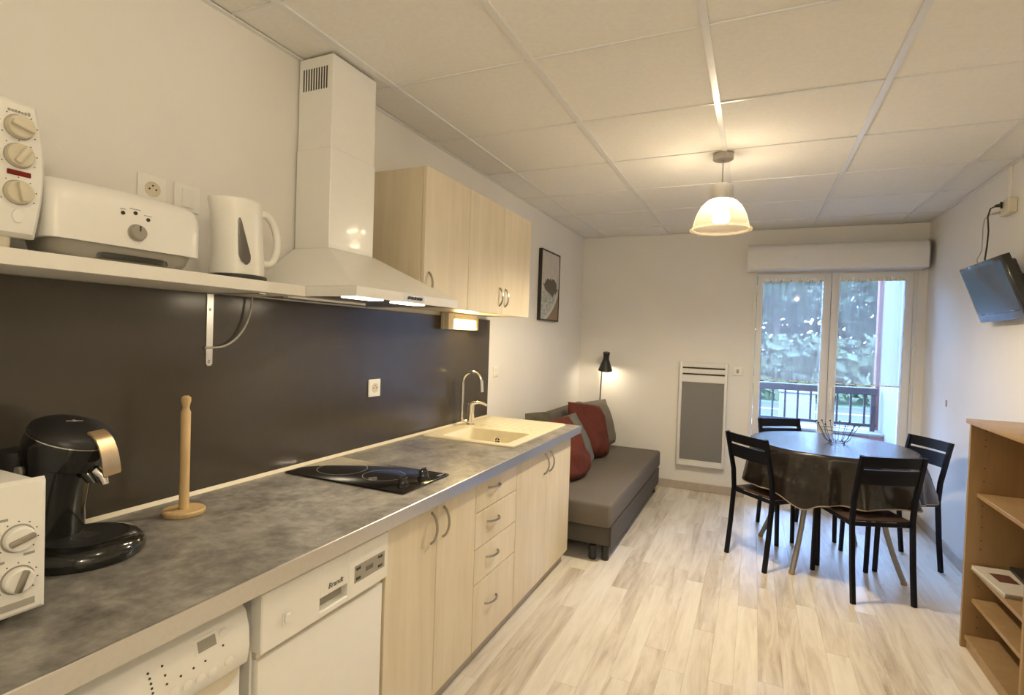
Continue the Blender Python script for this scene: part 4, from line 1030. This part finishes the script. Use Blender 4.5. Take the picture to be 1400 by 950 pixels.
MB().box(0.012, W_-0.012, hh-0.042, hh-0.004, 0.0002, 0.0020, 0.0008, M=Mt).build('lower_trim', 'black_gloss', t)
mid = (TYF+TYN)/2
MB().box(XR-0.014, XR-0.001, mid-0.06, mid+0.06, 1.60, 1.76, 0.003).build('wall_plate', 'black_satin', t)
MB().tube([(XR-0.014, mid, 1.68), (2.775, mid, 1.675)], 0.018, 4, True).build('arm', 'black_satin', t)
MB().box(2.742, 2.775, mid-0.06, mid+0.06, 1.60, 1.74, 0.004).build('tilt_head', 'black_satin', t)
# socket box with trunking and cables above the television
t = thing('surface_socket', (XR-0.02, 3.69, 2.09), 'cream surface-mounted socket box high above the television', 'socket')
MB().box(XR-0.038, XR-0.001, 3.632, 3.752, 2.092, 2.172, 0.004).build('box', 'cream_plastic', t)
tag(MB().box(XR-0.013, XR-0.0005, 3.715, 3.735, 2.175, H-0.004, 0.001).build('cable_trunking', 'white_satin'), 'slim white cable trunking rising from the socket box to the ceiling', 'trunking')
t = thing('television_cable', (2.76, 3.78, 1.86), 'black power cable from the socket box down to the television', 'cable')
MB().lathe([(0.017, 0), (0.019, 0.006), (0.010, 0.010), (0.007, 0.03)], (XR-0.0385, 3.715, 2.150), (-1, 0.5, -0.05), 16).build('plug', 'black_satin', t)
MB().tube([(XR-0.062, 3.728, 2.148), (XR-0.078, 3.745, 2.140), (XR-0.085, 3.755, 2.10), (XR-0.078, 3.758, 2.02), (XR-0.085, 3.745, 1.94), (XR-0.105, 3.70, 1.86), (XR-0.106, 3.685, 1.842)], 0.004, 8).build('cable', 'wire_black', t)
t = thing('aerial_cable', (2.74, 3.83, 1.86), 'pale aerial cable looping from the socket box to the television', 'cable')
MB().tube([(XR-0.039, 3.735, 2.115), (XR-0.062, 3.790, 2.118), (XR-0.070, 3.85, 2.105), (XR-0.070, 3.87, 2.06), (XR-0.078, 3.84, 1.99), (XR-0.088, 3.81, 1.92), (XR-0.11, 3.80, 1.87), (XR-0.108, 3.785, 1.842)], 0.0032, 8).build('cable', 'cord_grey', t)
MB().cyl((XR-0.041, 3.74, 2.1155), (XR-0.058, 3.775, 2.117), 0.006).build('plug', 'cord_grey', t)

# bookcase
BX0, BX1, BY0, BY1, BZ = 2.507, XR-0.003, 2.500, 3.118, 1.045
t = thing('bookcase', (2.66, 2.81, 0), 'low open beech bookcase against the television wall', 'bookcase')
b_ = 0.018
for ya in (BY0, BY1-b_):
    sd = MB().box(BX0, BX1, ya, ya+b_, 0.0005, BZ-0.019, 0.001).build('side_panel', 'shelf_beech', t)
    yy = BY1-b_-0.0008 if ya > 2.6 else BY0+b_
    for zz in (0.10, 0.15, 0.29, 0.33, 0.46, 0.50, 0.56, 0.61, 0.66, 0.77, 0.83, 0.93, 0.96, 1.0):
        MB().cyl((BX0+0.055, yy-0.0002, zz), (BX0+0.055, yy+0.001, zz), 0.0028, seg=8).build('pin_hole', 'dark_plastic', sd)
MB().box(BX0-0.012, BX1, BY0-0.012, BY1+0.012, BZ-0.018, BZ+0.004, 0.004, 2).build('top', 'shelf_beech', t)
MB().box(BX1-0.006, BX1, BY0+b_, BY1-b_, 0.05, BZ-0.019).build('back_panel', 'shelf_beech', t, smooth=0)
for zz in (0.715, 0.372, 0.232, 0.060):
    MB().box(BX0+(0.032 if zz > 0.1 else 0.012), BX1-0.007, BY0+b_+0.0005, BY1-b_-0.0015, zz-0.018, zz, 0.001).build('shelf', 'shelf_beech', t)
MB().box(BX0+0.02, BX0+0.035, BY0+b_+0.0005, BY1-b_-0.0015, 0.0005, 0.0415).build('kickboard', 'shelf_beech', t)
Mb = Matrix.Translation((2.640, 2.935, 0.3725)) @ Matrix.Rotation(R(4), 4, 'Z')
t = thing('magazine', (2.635, 2.93, 0.3725), 'pale magazine with a dark photo on its cover lying on the bookcase shelf', 'magazine')
MB().box(-0.105, 0.105, -0.15, 0.15, 0, 0.008, M=Mb).build('lower_issue', 'cord_grey', t)
pg = MB().box(-0.103, 0.103, -0.147, 0.147, 0.0085, 0.016, M=Mb).build('pages', 'paper', t)
cv = MB().box(-0.105, 0.105, -0.15, 0.15, 0.0163, 0.0178, 0.0004, M=Mb).build('cover', 'magazine_cover', t)
MB().box(-0.07, 0.00, -0.02, 0.075, 0.0178, 0.0184, M=Mb).build('cover_photo', 'magazine_photo', cv)
Mb = Matrix.Translation((2.705, 2.91, 0.391)) @ Matrix.Rotation(R(-3), 4, 'Z')
tag(MB().box(-0.055, 0.07, -0.15, 0.17, 0.0, 0.020, 0.006, 2, M=Mb).build('document_case', 'black_satin'), 'slim black case lying on the magazine in the bookcase', 'case')

# table
TC = Vector((2.055, 3.975, 0)); TR, TZ = 0.462, 0.738
t = thing('dining_table', (TC.x, TC.y, 0), 'round dining table with four splayed grey legs', 'table')
MB().lathe([(TR-0.012, 0), (TR-0.006, 0.004), (TR-0.006, 0.026)], (TC.x, TC.y, TZ-0.0285), seg=64).build('table_top', 'shelf_beech', t)
for a in (-119, -31, 60, 149):
    d = Vector((math.cos(R(a)), math.sin(R(a)), 0)); pts = []
    for i in range(13):
        u = i/12; z = (TZ-0.03)*(1-u)+0.012; rad_ = 0.27+0.165*u**2.0
        pts.append(TC+d*rad_+Vector((0, 0, z)))
    lg = MB().tube(pts, 0.0150, 12).build('leg', 'table_leg_metal', t)
    MB().cyl(TC+d*0.436+Vector((0, 0, 0.0005)), TC+d*0.434+Vector((0, 0, 0.018)), 0.0165, seg=14).build('foot_cap', 'shelf_beech', lg)
# cloth
NA = 240; vs = []; fs = []
def hem(a):
    d = lambda c, w: math.exp(-(((math.degrees(a)-c+180) % 360-180)/w)**2)
    flare = 0.020+0.016*math.sin(5*a+0.6)+0.016*math.sin(9*a+2.0)+0.010*math.sin(14*a+0.4)
    flare += 0.045*d(-140, 6)+0.040*d(-97, 5)+0.035*d(-78, 5)+0.045*d(-46, 6)+0.040*d(-28, 5)-0.012*d(-125, 6)-0.012*d(-88, 5)
    flare += 0.075*d(-8, 15)+0.055*d(-160, 12)+0.045*d(-112, 9)+0.05*d(75, 12)+0.04*d(-60, 14)
    drop = 0.262+0.010*math.sin(3*a+1)+0.010*d(-8, 14)+0.045*d(-110, 8)-0.012*d(-135, 10)
    return flare, drop
rad_steps = [0.0, 0.15, 0.30, 0.40, 0.44]
for i in range(NA):
    a = 2*PI*i/NA; c, s_ = math.cos(a), math.sin(a); fl, dr = hem(a)
    col_ = []
    for r_ in rad_steps: col_.append((TC.x+r_*c, TC.y+r_*s_, TZ+0.0025+0.0008*noise.noise(Vector((r_*c*9, r_*s_*9, 3)))))
    col_.append((TC.x+(TR-0.006)*c, TC.y+(TR-0.006)*s_, TZ+0.0022)); col_.append((TC.x+(TR+0.003)*c, TC.y+(TR+0.003)*s_, TZ-0.004))
    for k in range(1, 13):
        u = k/12; wv = fl*u**0.8+0.006*noise.noise(Vector((c*7, s_*7, u*5)))
        rr_2 = TR+0.004+wv; col_.append((TC.x+rr_2*c, TC.y+rr_2*s_, TZ-0.004-dr*u))
    vs += col_
n_ = len(rad_steps)+2+12
for i in range(NA):
    for j in range(n_-1):
        a, b = i*n_+j, ((i+1) % NA)*n_+j
        if j == 0: fs.append((a, a+1, b+1))
        else: fs.append((a, a+1, b+1, b))
tc = thing('tablecloth', (TC.x, TC.y, 0.44), 'dark brown vinyl tablecloth hanging in folds from the round table', 'tablecloth')
clo = MB().add(vs, fs).build('cloth', 'table_vinyl', tc, smooth=60)
hp = [Vector(vs[(i % NA)*n_+n_-1]) for i in range(NA)]
MB().loft([[p+Vector((0.0012*math.cos(2*PI*i/NA), 0.0012*math.sin(2*PI*i/NA), z)) for i, p in enumerate(hp)] for z in (-0.001, 0.006)], False, False).build('hem', 'hem_thread', tc)
# wire basket
BC = Vector((2.098, 4.03, TZ+0.0045)); 
t = thing('wire_basket', tuple(BC), 'open wire bowl with beaded tips on the tablecloth', 'basket')
RB, RT_, HB = 0.052, 0.125, 0.125
for i in range(14):
    a = 2*PI*i/14; d = Vector((math.cos(a), math.sin(a), 0))
    p0 = BC+d*RB+Vector((0, 0, 0.008)); p1 = BC+d*RT_+Vector((0, 0, HB))
    wi = MB().tube([p0, BC+d*(RB+0.02)+Vector((0, 0, 0.025)), p1], 0.0016, 6).build('wire', 'wire_black', t)
    MB().sphere(tuple(p1), 0.0055, 10, 6).build('bead', 'wire_black', wi)
for r_, z in ((RB, 0.008), (0.098, 0.085)):
    MB().tube([BC+Vector((r_*math.cos(2*PI*i/36), r_*math.sin(2*PI*i/36), z)) for i in range(37)], 0.0017, 6).build('ring', 'wire_black', t)
for i in range(4):
    a = PI/4+PI/2*i; MB().sphere((BC.x+RB*math.cos(a), BC.y+RB*math.sin(a), BC.z+0.0062), 0.0060, 10, 6).build('foot', 'wire_black', t)
for i in range(2):
    d = Vector((math.cos(PI/2*i), math.sin(PI/2*i), 0)); MB().tube([BC+d*RB+Vector((0, 0, 0.008)), BC-d*RB+Vector((0, 0, 0.008))], 0.0015, 6).build('cross_wire', 'wire_black', t)

# chairs
def make_chair():
    t = thing('dining_chair', (0, 0, 0), '', 'chair', 'dark metal dining chairs around the table')
    hw, hd, sz, bz = 0.168, 0.210, 0.432, 0.795
    r_ = 0.0105
    for sx in (-1, 1):
        x_ = sx*(hw-r_)
        MB().tube([(x_, -hd, 0.0005), (x_, -hd+0.022, 0.20), (x_, -hd+0.040, sz), (x_, -hd+0.030, 0.55), (x_, -hd-0.030, bz)], r_, 4, True).build('rear_leg', 'chair_metal', t, local=True, smooth=30)
        MB().tube([(x_, hd-0.012, sz-0.012), (x_, hd, 0.0005)], r_*0.95, 4, True).build('front_leg', 'chair_metal', t, local=True, smooth=30)
        MB().box(x_-r_*0.8, x_+r_*0.8, -hd+0.045, hd-0.014, sz-0.028, sz-0.006, 0.002).build('side_rail', 'chair_metal', t, local=True)
    for y_ in (-hd+0.046, hd-0.016):
        MB().box(-hw+0.02, hw-0.02, y_-0.008, y_+0.008, sz-0.028, sz-0.007, 0.002).build('cross_rail', 'chair_metal', t, local=True)
    MB().box(-hw+0.004, hw-0.004, -hd+0.052, hd-0.002, sz-0.0055, sz+0.0045, 0.003, 2).build('seat', 'chair_seat', t, local=True)
    def bk(z):                              # y of the back posts at height z
        u = (z-0.55)/(bz-0.55); return -hd+0.030-0.060*u
    for za, zb in ((0.735, bz-0.001), (0.640, 0.722)):
        rings = []
        for z in (za, zb):
            pass
        vs = []
        N = 8; fr_, bk_ = [], []
        b = MB(); secs = []
        for i in range(N+1):
            x_ = -hw+0.012+(2*hw-0.024)*i/N; cur = -0.014*(1-(2*i/N-1)**2)
            secs.append([(x_, bk(za)+cur+0.005, za), (x_, bk(zb)+cur+0.005, zb), (x_, bk(zb)+cur-0.005, zb), (x_, bk(za)+cur-0.005, za)])
        b.loft(secs).build('back_slat', 'chair_metal', t, local=True, smooth=30)
    return t
ch0 = make_chair()
spots = [((1.736, 3.788), -46, 'dark metal dining chair with its back to the sofa, nearest the radiator side'),
         ((2.187, 3.590), 21.7, 'dark metal dining chair with its back to the kitchen, beside the bookcase end'),
         ((2.425, 4.125), 117, 'dark metal dining chair with its back against the television wall'),
         ((1.905, 4.425), 210.7, 'dark metal dining chair pushed in on the balcony door side')]
for i, ((x_, y_), a, lb) in enumerate(spots):
    o = ch0 if i == 0 else copy_tree(ch0)
    o.location = (x_, y_, 0); o.rotation_euler = (0, 0, R(a)); o['label'] = lb
